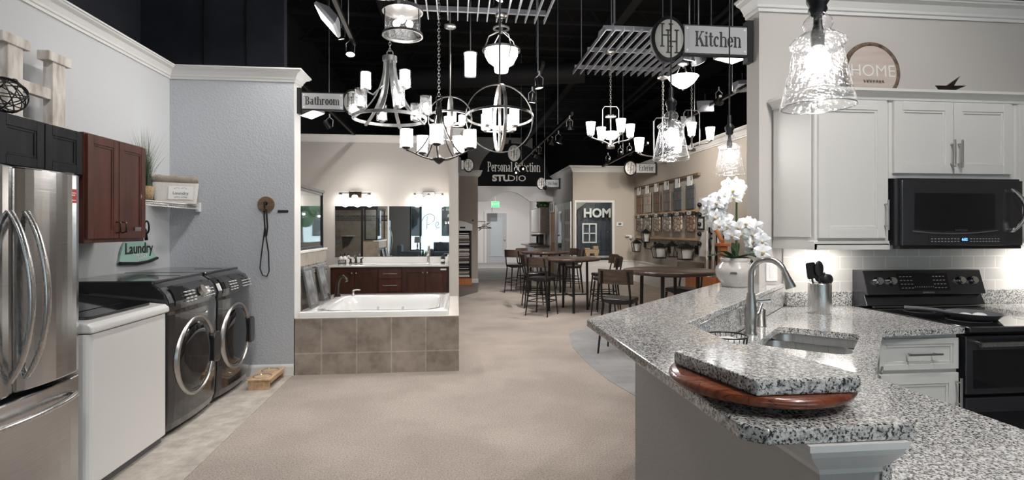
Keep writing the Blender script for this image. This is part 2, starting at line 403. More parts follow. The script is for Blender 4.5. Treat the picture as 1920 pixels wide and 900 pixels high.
def dup(root, loc, rotz=0, label=None, group=None):
    def cp(o, par):
        c = o.copy(); C.objects.link(c); c.parent = par
        for ch in o.children: cp(ch, c)
        return c
    r = cp(root, None); r.location = loc; r.rotation_euler = (0, 0, rotz)
    if label: r['label'] = label
    if group: r['group'] = group
    return r
def bx(*a, **k): return G().box(*a, **k)
def arcpts(c, r, a0, a1, n, plane='xz'):
    out = []
    for i in range(n+1):
        t = rad(a0+(a1-a0)*i/n); u, v = r*cos(t), r*sin(t)
        out.append({'xz': (c[0]+u, c[1], c[2]+v), 'yz': (c[0], c[1]+u, c[2]+v), 'xy': (c[0]+u, c[1]+v, c[2])}[plane])
    return out
def bez(p0, p1, p2, p3, n=12):
    P = [Vector(p) for p in (p0, p1, p2, p3)]; out = []
    for i in range(n+1):
        t = i/n; out.append(P[0]*(1-t)**3+P[1]*3*t*(1-t)**2+P[2]*3*t*t*(1-t)+P[3]*t**3)
    return out

# built-in sans lettering turned into mesh
def sans(body, size, depth=.002, bold=0, sx=1):
    cu = bpy.data.curves.new('t', 'FONT'); cu.body = body; cu.size = size; cu.extrude = depth/2; cu.offset = bold; cu.align_x = 'CENTER'; cu.align_y = 'CENTER'; cu.resolution_u = 3
    o = bpy.data.objects.new('t', cu); C.objects.link(o); dg = bpy.context.evaluated_depsgraph_get(); dg.update()
    me = bpy.data.meshes.new_from_object(o.evaluated_get(dg)); g = G()
    g.add([(v.co.x*sx, v.co.y, v.co.z) for v in me.vertices], [tuple(p.vertices) for p in me.polygons])
    bpy.data.objects.remove(o); bpy.data.curves.remove(cu); bpy.data.meshes.remove(me); return g
# slab-serif condensed lettering drawn from strokes; unit height 1 = capital
def arc(cx, cy, rx, ry, a0, a1, w, n=12):
    out = []
    for i in range(n):
        t0 = rad(a0+(a1-a0)*i/n); t1 = rad(a0+(a1-a0)*(i+1)/n)
        f = lambda t, k: (cx+(rx+k)*cos(t), cy+(ry+k*.6)*sin(t))
        out.append([f(t0, -w/2), f(t0, w/2), f(t1, w/2), f(t1, -w/2)])
    return out
def R_(x0, y0, x1, y1): return [[(x0,y0), (x1,y0), (x1,y1), (x0,y1)]]
def Ln(x0, y0, x1, y1, w): return [[(x0-w/2,y0), (x0+w/2,y0), (x1+w/2,y1), (x1-w/2,y1)]]
sw = .13; tn = .06
def stem(x, h, top=True, l=.07): return R_(x, 0, x+sw, h)+R_(x-.05, 0, x+sw+.05, tn)+(R_(x-l, h-tn, x+sw, h) if top else [])
GL = {
 'K': (.66, stem(.06, 1)+R_(.19, .94, .25, 1)+Ln(.2, .42, .5, .97, .08)+Ln(.56, .03, .32, .6, .15)+R_(.4, .94, .64, 1)+R_(.42, 0, .68, tn)),
 'B': (.58, stem(.06, 1)+arc(.25, .745, .17, .225, -90, 90, sw)+arc(.26, .26, .2, .235, -90, 90, sw)),
 'E': (.56, stem(.06, 1)+R_(.1, .94, .5, 1)+R_(.1, 0, .52, tn)+R_(.44, .76, .5, 1)+R_(.46, 0, .52, .26)+R_(.15, .48, .38, .54)+R_(.34, .42, .39, .6)),
 'P': (.56, stem(.06, 1)+arc(.26, .72, .18, .25, -90, 90, sw)),
 'S': (.5, arc(.25, .74, .16, .22, 20, 270, .11)+arc(.25, .26, .16, .22, -160, 90, .11)),
 'R': (.6, stem(.06, 1)+arc(.26, .74, .17, .23, -90, 90, sw)+Ln(.5, .0, .32, .5, .13)),
 'i': (.30, stem(.09, .7)+R_(.09, .82, .22, .97)),
 'l': (.30, stem(.09, 1)),
 't': (.36, R_(.1, .08, .23, .92)+R_(.02, .64, .34, .7)+arc(.26, .12, .09, .09, 180, 340, .09, 6)),
 'c': (.44, arc(.23, .35, .15, .31, 50, 310, sw)+R_(.3, .48, .38, .62)),
 'h': (.58, stem(.07, 1)+R_(.4, 0, .52, .52)+R_(.35, 0, .57, tn)+arc(.33, .5, .13, .16, 0, 130, .09, 8)),
 'e': (.46, arc(.23, .35, .15, .31, 0, 320, sw)+R_(.1, .33, .42, .39)),
 'n': (.58, stem(.07, .7)+R_(.4, 0, .52, .52)+R_(.35, 0, .57, tn)+arc(.33, .5, .13, .16, 0, 130, .09, 8)),
 'a': (.5, R_(.29, .04, .41, .52)+arc(.24, .5, .12, .16, 0, 150, .09, 8)+arc(.22, .2, .12, .16, 60, 330, .11)+R_(.35, 0, .49, tn)),
 'r': (.44, stem(.07, .7)+arc(.3, .5, .11, .16, 30, 150, .1, 8)),
 'o': (.48, arc(.24, .35, .15, .31, 0, 360, sw, 20)),
 'm': (.86, stem(.07, .7)+R_(.38, 0, .49, .52)+R_(.33, 0, .54, tn)+arc(.32, .5, .12, .16, 0, 130, .09, 8)+R_(.67, 0, .78, .52)+R_(.62, 0, .83, tn)+arc(.61, .5, .12, .16, 0, 130, .09, 8)),
 's': (.42, arc(.21, .51, .12, .15, 20, 270, .1)+arc(.21, .19, .12, .15, -160, 90, .1)),
 'x': (.5, Ln(.36, .02, .12, .68, .13)+Ln(.1, .02, .36, .68, .06)+R_(.02, 0, .2, tn)+R_(.28, 0, .48, tn)+R_(.02, .64, .22, .7)+R_(.28, .64, .46, .7)),
 'd': (.52, R_(.3, 0, .43, 1)+arc(.22, .33, .13, .28, 40, 320, .11)+R_(.3, 0, .5, tn)+R_(.24, .94, .43, 1)),
 ' ': (.3, [])}
def slab(body, size, depth=.003, sx=1):
    g = G(); x = 0; W_ = sum(GL[ch][0] for ch in body)
    x = -W_/2
    for ch in body:
        w, polys = GL[ch]
        for i, p in enumerate(polys): g.prism([((x+a)*size*sx, (b-.45)*size) for a, b in p], (0, depth+.00002*(i % 5)))
        x += w
    return g
def stand(g, loc, rz=0, tilt=90):        # lettering drawn in xy stood up to face -Y, then turned by rz
    mt = Matrix.Translation(loc) @ Matrix.Rotation(rz, 4, 'Z') @ Matrix.Rotation(rad(tilt), 4, 'X')
    g.v = [tuple(mt @ Vector(v)) for v in g.v]; return g
def xf(g, mt): g.v = [tuple(mt @ Vector(v)) for v in g.v]; return g
def hh(size):                             # interlocking HH monogram in xy
    g = G(); s = size
    def H_(cx, cy, d):
        for sx in (-1, 1):
            g.box((cx+sx*.13-.022)*s, (cx+sx*.13+.022)*s, (cy-.33)*s, (cy+.33)*s, 0, d)
            for e in (-1, 1): g.box((cx+sx*.13-.065)*s, (cx+sx*.13+.065)*s, (cy+e*.33-.015)*s, (cy+e*.33+.015)*s, 0, d)
        g.box((cx-.13)*s, (cx+.13)*s, (cy-.015)*s, (cy+.015)*s, 0, d)
    H_(-.09, .09, .004); H_(.09, -.09, .0045); return g
# ================================================================== SETTING
# storefront daylight behind the camera
light('AREA', (0.6, -6.6, 4.9), 300, (.88,.94,1), aim=(0.6, 1.5, .3), size=7, sy=2.4, name='daylight')

struct('floor', bx(-5, 10, -4.2, 24, -.06, 0), 'carpet')
struct('floor', G().prism([(-2.74,-2), (-1.55,-2), (-1.535,3.2), (-1.585,5.4), (-2.74,5.4)], (.0, .004)), 'plank_light')
struct('floor', G().prism([(1.5,-3), (1.53,4.39), (1.43,4.9), (1.39,5.59), (1.40,6.3), (1.52,7.1), (1.66,7.34), (2.2,7.7), (4.91,8.1), (4.91,-3)], (.0, .004)), 'floor_tile')
struct('floor', G().prism([(2.75,8.1), (4.91,7.6), (4.91,14.3), (3.17,14.3), (2.9,12)], (.0, .003)), 'plank_tan')
struct('floor', G().prism([(.02,11.2), (.5,12.2), (.62,14.3), (.02,14.3)], (0, .003)), 'plank_dark')
struct('floor', bx(.584, 3.17, 15.1, 19.7, 0, .003), 'plank_dark')
struct('floor', bx(.584, 3.17, 19.76, 23, 0, .004), 'floor_tile')
struct('trim_1', bx(.584, 3.17, 19.68, 19.78, 0, .018), 'alu')
struct('ceiling', bx(-5, 10, -4.2, 24.2, 5.7, 5.8), 'ceil')
g = G()
for i in range(19):
    y = -3+i*1.45; g.box(-3.2, 9, y-.05, y+.05, 5.36, 5.40); g.box(-3.2, 9, y-.05, y+.05, 5.66, 5.70)
    for k in range(24): g.tube([(-3.2+k*.5, y, 5.38), (-2.95+k*.5, y, 5.68), (-2.7+k*.5, y, 5.38)], .012, 4)
struct('ceiling_joists', g, 'joist')
g = G()
for x in (-1.2, 2.9, 6.0): g.box(x-.08, x+.08, -4, 24, 5.1, 5.36)
struct('ceiling_beams', g, 'joist')
struct('wall_left_outer', bx(-3.4, -3.25, -4.2, 24.2, 0, 5.7), 'navy')
struct('wall_right_outer', bx(9, 9.15, -4.2, 24.2, 0, 5.7), 'ceil')
struct('wall_back_outer', bx(-3.4, 9, 23.6, 23.75, 0, 5.7), 'ceil')
struct('wall_dark_soffit', bx(-3.25, -1.82, 5.9, 6.0, 3.0, 5.7), 'navy')
g = G()
for x in (-2.63, -2.2): g.box(x-.006, x+.006, 5.885, 5.9, 3.0, 5.7)
struct('trim_soffit_seam', g, 'ceil')

CROWN = [(0, 2.86), (.012, 2.86), (.014, 2.878), (.024, 2.884), (.028, 2.90), (.05, 2.935), (.078, 2.95), (.082, 2.96), (.092, 2.962), (.092, 2.975), (0, 2.975)]
def crown(name, path, dz=0, m='trim', sc=1):
    return struct(name, G().sweep(path, [(o*sc, 2.975+(z-2.975)*sc+dz) for o, z in CROWN]), m)
# laundry walls
struct('wall_left', bx(-2.86, -2.716, -4, 5.4, 0, 2.965), 'wall_left')
struct('wall_laundry', bx(-2.86, -1.573, 5.4, 5.6, 0, 2.965), 'wall_blue')
struct('trim_laundry_corner', bx(-1.573, -1.566, 5.40, 5.60, 0, 2.86), 'trim')
crown('trim_crown_laundry', [(-2.716,-4), (-2.716,5.4), (-1.573,5.4), (-1.573,5.6), (-2.8,5.6)])
BASE = [(0, 0), (.014, 0), (.014, .085), (.010, .10), (.004, .112), (0, .112)]
struct('baseboard_laundry', G().sweep([(-2.716,5.4), (-1.573,5.4)], BASE), 'trim')
# bathroom
struct('wall_bath', bx(-3.2, .05, 9.1, 9.22, 0, 2.97), 'wall_bath')
struct('wall_bath_left', bx(-3.2, -3.08, 5.4, 9.2, 0, 2.97), 'wall_bath')
struct('wall_bath_return', bx(-.105, .035, 8.35, 9.1, 0, 2.95), 'wall_bath')
crown('trim_crown_bath', [(-3.08,9.1), (-.105,9.1), (-.105,8.35), (.035,8.35), (.035,9.3)], .015)
struct('wall_shower_tile', bx(-3.08, -1.573, 5.6, 5.615, 0, 2.3), 'wall_tile_x')
struct('trim_shower_mosaic', bx(-3.08, -1.573, 5.615, 5.62, 1.62, 1.76), 'mosaic_x')
struct('wall_shower_side', bx(-3.08, -3.066, 5.615, 6.83, 0, 2.3), 'wall_tile_y')
struct('trim_shower_mosaic', bx(-3.066, -3.061, 5.62, 6.83, 1.62, 1.76), 'mosaic_y')
struct('wall_pony', bx(-1.70, -1.60, 5.62, 6.83, 0, 1.175), 'wall_tile_y')
struct('trim_pony_cap', bx(-1.712, -1.588, 5.615, 6.842, 1.175, 1.20), 'trim', bev=.004)
struct('trim_pony_mosaic', bx(-1.6, -1.594, 5.62, 6.83, .93, 1.04), 'mosaic_y')
struct('wall_pony', bx(-1.92, -1.70, 6.75, 6.83, 0, 1.175), 'wall_tile_x')
# hall and far walls
struct('wall_hall_left', bx(-1.2, .584, 14.3, 14.45, 0, 2.98), 'wall_beige')
struct('wall_hall_left_side', bx(.44, .584, 14.45, 23.2, 0, 2.98), 'wall_white')
crown('trim_crown_hall', [(-1.2,14.3), (.584,14.3), (.584,15.5)], .03, sc=1.3)
struct('baseboard_hall', G().sweep([(-1.2,14.3), (.584,14.3), (.584,23)], BASE), 'trim')
struct('wall_hall_end', bx(.5, 3.3, 22.9, 23.0, 0, 5.4), 'wall_white')
struct('wall_side', bx(3.17, 3.3, 14.42, 23, 0, 3.16), 'wall_white')
# front of the display room, with its window opening
X0, X1, Z0, Z1 = 3.235, 4.30, .42, 2.19
g = bx(3.17, X0, 14.3, 14.42, 0, 3.16).box(X1, 4.91, 14.3, 14.42, 0, 3.16).box(X0, X1, 14.3, 14.42, Z1, 3.16).box(X0, X1, 14.3, 14.42, 0, Z0)
struct('wall_display', g, 'wall_beige')
struct('wall_display_inside', bx(3.3, 4.91, 16.2, 16.3, 0, 3.1), 'wall_white')
struct('ceiling_display', bx(3.3, 4.91, 14.42, 16.2, 2.6, 2.65), 'ceil')
# right wall
struct('wall_right', bx(4.91, 5.05, -4, 14.42, 0, 3.16), 'wall_beige')
crown('trim_crown_right', [(3.17,17.3), (3.17,14.3), (4.91,14.3), (4.91,3.5)], .19, sc=1.4)
struct('baseboard_right', G().sweep([(3.17,14.3), (4.91,14.3), (4.91,3.5)], [(0,0), (.02,0), (.02,.54), (.035,.55), (.035,.585), (0,.585)]), 'trim')
# arch wall that carries the studio sign
g = G(); n = 16; pts = [(.584, 2.35)]
cx = 1.72; hw = .62
pts += [(cx-hw-.12, 2.35), (cx-hw-.02, 2.37)]
for i in range(n+1):
    t = i/n; x = cx-hw+2*hw*t; pts.append((x, 2.40+.27*sin(PI*t)))
pts += [(cx+hw+.02, 2.37), (cx+hw+.12, 2.35), (3.17, 2.35), (3.17, 2.86), (.584, 2.86)]
g.prism(pts, (17.3, 17.42), 'y'); struct('wall_arch', g, 'wall_white')
# kitchen wall
struct('wall_kitchen', bx(1.99, 4.91, 3.33, 3.48, 0, 2.965), 'wall_grey')
crown('trim_crown_kitchen', [(1.99,3.48), (1.99,3.33), (4.91,3.33)][::1], .0)
S_ = struct('trim_backsplash', bx(2.155, 4.6, 3.322, 3.33, .93, 1.34), 'subway')
# storefront wall behind the camera
g = bx(-3.2, -1.88, -4.15, -4, 0, 5.7).box(-1.88, 4.6, -4.15, -4, 2.6, 5.7).box(4.6, 9, -4.15, -4, 0, 5.7).box(-1.88, 4.6, -4.15, -4, 0, .12)
struct('wall_storefront', g, 'wall_grey')
g = G()
for x in (-1.86, -1.46, .1, 1.6, 3.1, 4.55): g.box(x-.028, x+.028, -4.12, -4.03, .12, 2.6)
g.box(-1.88, 4.6, -4.12, -4.03, .12, .17).box(-1.88, 4.6, -4.12, -4.03, 2.55, 2.6)
w = struct('window_1', g, 'black')
g = bx(-1.88, 4.6, -4.085, -4.075, .15, 2.57)
p = struct('window_pane', g, 'glass', w)
# script lettering on that window (reads from the street side in, seen in the mirror)
def cursive(pts, r, mx): return G().tube([(mx*x, 0, z) for x, z in pts], r, 6)
g = G()
def sc_(pts, ox, oz, k): g.tube([(ox+k*x, -4.06, oz+k*z) for x, z in pts], .011, 5)
def smooth(pts, n=6):
    out = []; P = [Vector((a, b, 0)) for a, b in pts]
    for i in range(len(P)-1):
        p0, p1, p2, p3 = P[max(i-1,0)], P[i], P[i+1], P[min(i+2,len(P)-1)]
        for k in range(n):
            t = k/n; v = .5*((2*p1)+(-p0+p2)*t+(2*p0-5*p1+4*p2-p3)*t*t+(-p0+3*p1-3*p2+p3)*t**3); out.append((v.x, v.y))
    out.append(pts[-1]); return out
sc_(smooth([(.25,.0), (.27,.4), (.28,.85)]), -1.35, 1.45, .62)
sc_(smooth([(-.05,.55), (.1,.85), (.45,1.0), (.75,.85), (.7,.55), (.45,.35), (.3,.32)]), -1.35, 1.45, .62)
ex = -.8
for word in ([(0,.12), (.12,.2), (.1,.32), (.0,.3), (-.04,.12), (.05,0), (.18,.05)], [(0,.28), (.08,.34), (.06,.02), (.12,.3), (.22,.34)], [(.0,.05), (.12,.34), (.14,.1), (.02,.03)], [(.0,.2), (.08,.34), (.2,.25), (.16,.03), (.03,.02), (0,.2)], [(0,.0), (.04,.32), (.16,.3), (.2,.0)], [(.18,.3), (.04,.3), (.0,.08), (.1,0), (.18,.28), (.2,0)], [(.05,.8), (.03,.0), (.12,0)]):
    sc_(smooth(word), ex, 1.5, .75); ex += .25
struct('window_lettering', g, 'ink', w)
# what lies outside: pavement, lawn, planting, far facade
struct('ground_outside', bx(-14, 14, -24, -4.2, -.1, -.05), 'paper')
g = G()
random.seed(3)
# ceiling support rods / wires

# ------------------------------------------------------------------ street things seen through the mirror
t = thing('building', 'pale shop front across the street, seen reflected through the window', 'building', (-2, -20, 0))
obj('wall', bx(-9, 13, -.5, 0, 0, 5), 'paper', t)
for k in range(7): obj('window', bx(-8+k*3, -6.4+k*3, .0, .05, 1.0, 3.2), 'black_gloss', t)
obj('roof', bx(-9.3, 13.3, -.8, .5, 5, 5.4), 'mint', t)
for k, (x, y, h) in enumerate(((-4.2,-11,3.4), (.6,-13,4.2), (4.5,-10,3.0))):
    t = thing('tree', ['round green street tree left of the window view', 'taller street tree across the road', 'small street tree at the right of the window view'][k], 'tree', (x, y, -.06))
    obj('trunk', G().tube([(0,0,0), (.05,.02,h*.5), (0,0,h*.75)], [.1,.08,.05]), 'bark', t)
    g = G()
    for i in range(14): g.sphere((random.uniform(-.7,.7), random.uniform(-.6,.6), h*.75+random.uniform(-.6,.7)), random.uniform(.35,.6), 9, 6)
    obj('crown', g, 'leaf', t)
def shrub(x, y, label, r=.3):
    g = G()
    for i in range(60):
        a = random.uniform(0, 2*PI); e = random.uniform(.1, 1.4); l = r*random.uniform(.7, 1.2)
        d = Vector((cos(a)*cos(e), sin(a)*cos(e), sin(e))); p = Vector((0,0,.02)); s_ = d.cross(Vector((0,0,1))).normalized()*.03
        g.add([p, p+d*l*.6+s_, p+d*l, p+d*l*.6-s_], [(0,1,2,3)])
    o = obj('shrub', g, 'leaf'); o.location = (x, y, -.05); tag(o, label, 'shrub')
shrub(-1.4, -5.3, 'leafy shrub outside at the foot of the left window pane', .6)
shrub(1.4, -5.4, 'leafy shrub outside right of the sofa', .8)

# sofa group behind the camera, in the mirror
t = thing('sofa', 'grey rolled-arm sofa under the shop window, seen in the mirror', 'sofa', (-.05, -3.35, 0))
obj('base', bx(-1.0, 1.0, -.4, .45, .1, .42), 'sofa', t, bev=.04)
obj('backrest', G().rbox(-.85, .85, -.45, -.22, .42, .92, .08, axis='x'), 'sofa', t, bev=.02)
for s in (-1, 1):
    obj('arm', G().rbox(min(s*.85,s*1.02), max(s*.85,s*1.02), -.4, .45, .12, .66, .07, axis='y'), 'sofa', t)
    obj('seat_cushion', G().rbox(min(0,s*.84), max(0,s*.84), -.2, .46, .42, .56, .05, axis='y'), 'sofa', t, bev=.02)
for k, (x, m) in enumerate(((-.62,'sofa'), (-.2,'pillow_b'), (.22,'pillow_a'), (.63,'pillow_b'))):
    solo('cushion', G().sphere((x, -3.30, .755), .195, 14, 8, (1,.3,.98)), m, ['plain grey cushion at the left end of the sofa', 'blue-grey cushion next to the patterned one', 'navy and white patterned cushion mid sofa', 'blue-grey cushion near the right arm of the sofa'][k], 'cushion', 'sofa cushions')
t = thing('ottoman', 'dark patterned ottoman in front of the grey sofa', 'ottoman', (.1, -2.35, 0))
obj('body', bx(-.55, .5, -.28, .28, .06, .44), 'sofa', t, bev=.02)
obj('top_cushion', bx(-.57, .52, -.3, .3, .44, .52), 'sofa', t, bev=.03)
t = thing('potted_fern', 'small green fern in a pale pot on the ottoman', 'plant', (-.12, -2.35, .52))
obj('pot', G().lathe([(.001,0), (.06,0), (.075,.12), (.065,.12), (.055,.02)]), 'paper', t)
g = G()
for i in range(70):
    a = random.uniform(0, 2*PI); e = random.uniform(.2, 1.4); d = Vector((cos(a)*cos(e), sin(a)*cos(e), sin(e))); p = Vector((0,0,.1)); s_ = d.cross(Vector((0,0,1))).normalized()*.014
    g.add([p, p+d*.12+s_, p+d*.22+Vector((0,0,-.03)), p+d*.12-s_], [(0,1,2,3)])
obj('leaves', g, 'leaf', t)
t = thing('armchair', 'grey armchair beside the window, left of the sofa in the mirror', 'armchair', (-1.8, -2.75, 0), rad(-90))
obj('base', bx(-.4, .4, -.38, .38, .1, .42), 'sofa', t, bev=.03); obj('backrest', bx(-.4, .4, -.42, -.25, .35, .85), 'sofa', t, bev=.05)
for s in (-1, 1): obj('arm', bx(s*.42-.07, s*.42+.07, -.38, .38, .1, .6), 'sofa', t, bev=.04)
t = thing('table_lamp', 'pale drum table lamp on a dark side table by the window', 'lamp', (-1.55, -3.7, .62))
obj('base', G().lathe([(.06,0), (.06,.02), (.015,.03), (.03,.15), (.012,.3)], caps=True), 'iron', t); obj('lamp_shade', G().lathe([(.13,.28), (.11,.52)], n=24), 'canvas', t)
t = thing('side_table', 'dark side table under the pale lamp by the window', 'table', (-1.55, -3.7, 0))
obj('tabletop', bx(-.25, .25, -.2, .2, .59, .62), 'black', t)
for sx in (-1,1):
    for sy in (-1,1): obj('leg', bx(sx*.22-.015, sx*.22+.015, sy*.17-.015, sy*.17+.015, 0, .59), 'black', t)
# ================================================================== LAUNDRY SIDE
# refrigerator: faces +X
FX = -1.93
def door_skin(y0, y1, z0, z1, x0, bulge=.025, r=.02, n=10, back=.06):
    # slab with a front face that bows outwards along y
    pts = []
    for i in range(n+1):
        t = i/n; y = y0+(y1-y0)*t; e = 1-(2*t-1)**2
        pts.append((x0+bulge*e**.8 if e > 0 else x0, y))
    pts = [(x0-back, y0)]+pts+[(x0-back, y1)]
    return G().prism([(p[0], p[1]) for p in pts], (z0, z1))
t = thing('refrigerator', 'stainless french door refrigerator standing at the far left', 'refrigerator', (-2.3, 2.56, 0), world=True)
obj('cabinet_body', bx(-2.70, -2.01, 2.15, 2.965, .02, 1.685), 'grey_plastic', t, bev=.004)
hing = obj('hinge_cover', bx(-2.1, -1.95, 2.90, 2.96, 1.685, 1.71).box(-2.1, -1.95, 2.16, 2.22, 1.685, 1.71), 'grey_plastic', t)
for y0, y1, ys in ((2.15, 2.550, 2.515), (2.560, 2.965, 2.605)):
    d = obj('door', door_skin(y0, y1, .70, 1.70, FX, .03), 'steel', t, bev=.008)
    hp = bez((FX+.015, ys, 1.50), (FX+.085, ys, 1.40), (FX+.105, ys, 1.2), (FX+.105, ys, 1.12), 10)+bez((FX+.105, ys, 1.12), (FX+.105, ys, 1.0), (FX+.085, ys, .86), (FX+.015, ys, .76), 10)[1:]
    g = G(); loops = []
    for i, p in enumerate(hp):
        a = hp[min(i+1, len(hp)-1)]-hp[max(i-1, 0)]; a.normalize(); nrm = Vector((-a.z, 0, a.x)) if a.z < 0 else Vector((a.z, 0, -a.x)); nrm = -nrm if nrm.x < 0 else nrm
        y_ = Vector((0,1,0)); l = []
        for k in range(12):
            th = 2*PI*k/12; l.append(p+y_*.017*cos(th)+nrm*.011*sin(th))
        loops.append(l)
    g.loft(loops); obj('handle', g, 'steel_h', d)
dr = obj('freezer_drawer', door_skin(2.15, 2.965, .08, .68, FX, .032), 'steel', t, bev=.008)
hp = [(FX+.012, 2.22, .595)]+[(FX+.04+.05*(1-(2*i/12-1)**2), 2.24+.65*i/12, .60) for i in range(13)]+[(FX+.012, 2.91, .595)]
obj('handle', G().tube(hp, .013, 10), 'steel_h', dr)
obj('toe_grille', bx(-2.6, -1.97, 2.17, 2.95, 0, .075), 'black', t)
o = solo('energy_sticker', G().box(-1.912, -1.909, 2.868, 2.915, 1.555, 1.625), 'red', 'small red sticker on the upper corner of the fridge door', 'sticker')
g = G()
for i, (w, z) in enumerate(((.036,1.605), (.03,1.594), (.036,1.568))): g.box(-1.909, -1.9085, 2.873, 2.873+w, z-.0028, z+.0028)
obj('lettering', xf(g, Matrix.Translation(-o.location)), 'paper', o, label='white printed lines')

# white top-load washer
t = thing('washing_machine', 'white top-loading washer between the fridge and the dark machines', 'washing machine', (-2.3, 3.4, 0), world=True)
y0, y1 = 3.03, 3.79
obj('cabinet_body', G().rbox(-2.62, -1.92, y0, y1, .06, .865, .035), 'washer_white', t, bev=.003)
obj('plinth', bx(-2.6, -1.955, y0+.01, y1-.01, 0, .06), 'grey_plastic', t)
# sloping top ring rising to the back
def slopetop(x0, x1, za, zb, th):
    return lambda x, up: za+(zb-za)*(x0-x)/(x0-x1)+up
pts = [(-1.905, .87), (-1.905, .905), (-1.93, .925), (-2.62, 1.0), (-2.62, .87)]
obj('top_rim', G().prism([(a, b) for a, b in pts], (y0-.003, y1+.003), 'y'), 'washer_white', t, bev=.012, seg=3)
sl = math.atan2(.075, .69); mt = Matrix.Translation((-1.98, (y0+y1)/2, .9335)) @ Matrix.Rotation(sl, 4, 'Y')
lid = obj('lid', G().rbox(-.50, .0, -.32, .32, .0, .014, .05, mt=mt), 'black_gloss', t)
obj('lid_window', G().rbox(-.46, -.12, -.26, .26, .014, .017, .04, mt=mt), 'black_gloss', lid)
g = G().prism([(-2.46, .97), (-2.62, .99), (-2.66, 1.10), (-2.6, 1.10), (-2.5, 1.03)], (y0+.01, y1-.01), 'y')
obj('control_console', g, 'washer_panel', t, bev=.006)

# two dark front loaders
def front_loader(y0, y1, label, kind):
    t = thing(kind, label, 'washing machine' if kind == 'washing_machine' else 'dryer', (-2.3, (y0+y1)/2, 0), world=True)
    yc = (y0+y1)/2; w = y1-y0; zt = 1.075
    def bow(y, z): # front x
        e = 1-((y-yc)/(w/2))**2
        return -1.945+.03*max(e, 0)**.7
    loops = []
    for z, dx in ((.045, -.02), (.10, .0), (.30, .012), (.84, .012), (.87, .004)):
        l = [(-2.66, y0, z)]
        for i in range(13):
            y = y0+w*i/12; l.append((bow(y, z)+dx, y, z))
        l.append((-2.66, y1, z)); loops.append(l)
    obj('cabinet_body', G().loft(loops, smooth=False), 'washer_dark', t, bev=.006)
    obj('plinth', bx(-2.6, -1.99, y0+.02, y1-.02, 0, .05), 'black', t)
    loops = []
    for z, dx in ((.873, .008), (.93, .012), (.99, -.012), (1.035, -.05), (1.06, -.09)):
        l = [(-2.66, y0, z)]
        for i in range(13):
            y = y0+w*i/12; e = max(1-((y-yc)/(w/2))**4, 0); l.append((-1.945+.03*e**.7+dx, y, z+.012*e-.012))
        l.append((-2.66, y1, z)); loops.append(l)
    obj('control_fascia', G().loft(loops, smooth=False), 'washer_dark', t, bev=.01)
    # inset glossy control panel following the slope
    g = G(); loops = []
    for z, dx in ((.895, .0145), (.93, .0165), (.985, -.004), (1.022, -.030)):
        loops.append([(-1.945+.03*max(1-((y-yc)/(w/2))**4, 0)**.7+dx, y, z) for y in [y0+.05+(w-.10)*i/12 for i in range(13)]])
    g.loft(loops, False, False, closed=False, smooth=False)
    pnl = obj('control_panel', g, 'washer_panel', t)
    g = G()
    for c in range(3):
        for r in range(4):
            y = y0+.17+c*.055; z = .915+r*.022
            g.box(-1.893-(r*.007 if r > 1 else 0), -1.888-(r*.006 if r > 1 else 0)+.004, y-.014, y+.014, z-.003, z+.003)
    for c in range(5):
        for r in range(3): g.box(-1.894-.006*r, -1.885-.006*r, y0+.42+c*.04-.008, y0+.42+c*.04+.008, .92+r*.024-.003, .92+r*.024+.003)
    obj('button_markings', g, 'paper', pnl)
    knob = obj('dial', G().cyl((-1.905, yc+.03, .965), .036, .03, 24, (1,0,.55)), 'nickel', pnl) if kind == 'washing_machine' else None
    obj('top_panel', G().rbox(-2.66, -2.03, y0+.004, y1-.004, 1.045, zt, .02), 'washer_dark', t, bev=.008)
    obj('vent_slot', G().rbox(-2.3, -2.07, yc+.06, yc+.085, zt-.002, zt+.002, .008), 'black', t)
    # round door
    cz = .50; R = .275
    dr = obj('door', G().lathe([(.0005,.035), (R*.55,.038), (R*.8,.03), (R*.93,.015), (R*.97,0)], (-1.925, yc-.02, cz), 40, Matrix.Rotation(rad(90), 4, 'Y')), 'black_gloss', t)
    obj('door_rim', G().lathe([(R*.96,.012), (R*.98,.03), (R*1.02,.03), (R*1.05,.018), (R*1.07,-.012)], (-1.925, yc-.02, cz), 40, Matrix.Rotation(rad(90), 4, 'Y')), 'nickel', dr)
    obj('door_handle', G().rbox(yc-.02+R*.82, yc-.02+R*1.22, cz-.12, cz+.12, -1.915, -1.875, .045, mt=Matrix(((0,0,1,0),(1,0,0,0),(0,1,0,0),(0,0,0,1)))), 'washer_dark', dr, bev=.008)
    return t
front_loader(3.83, 4.55, 'dark graphite front-loading washer beside the white washer', 'washing_machine')
front_loader(4.58, 5.25, 'dark graphite front-loading dryer next to the textured wall', 'clothes_dryer')
solo('rating_label', bx(-1.936, -1.930, 3.99, 4.03, .145, .185), 'paper', 'tiny white sticker low on the front of the dark washer', 'sticker')

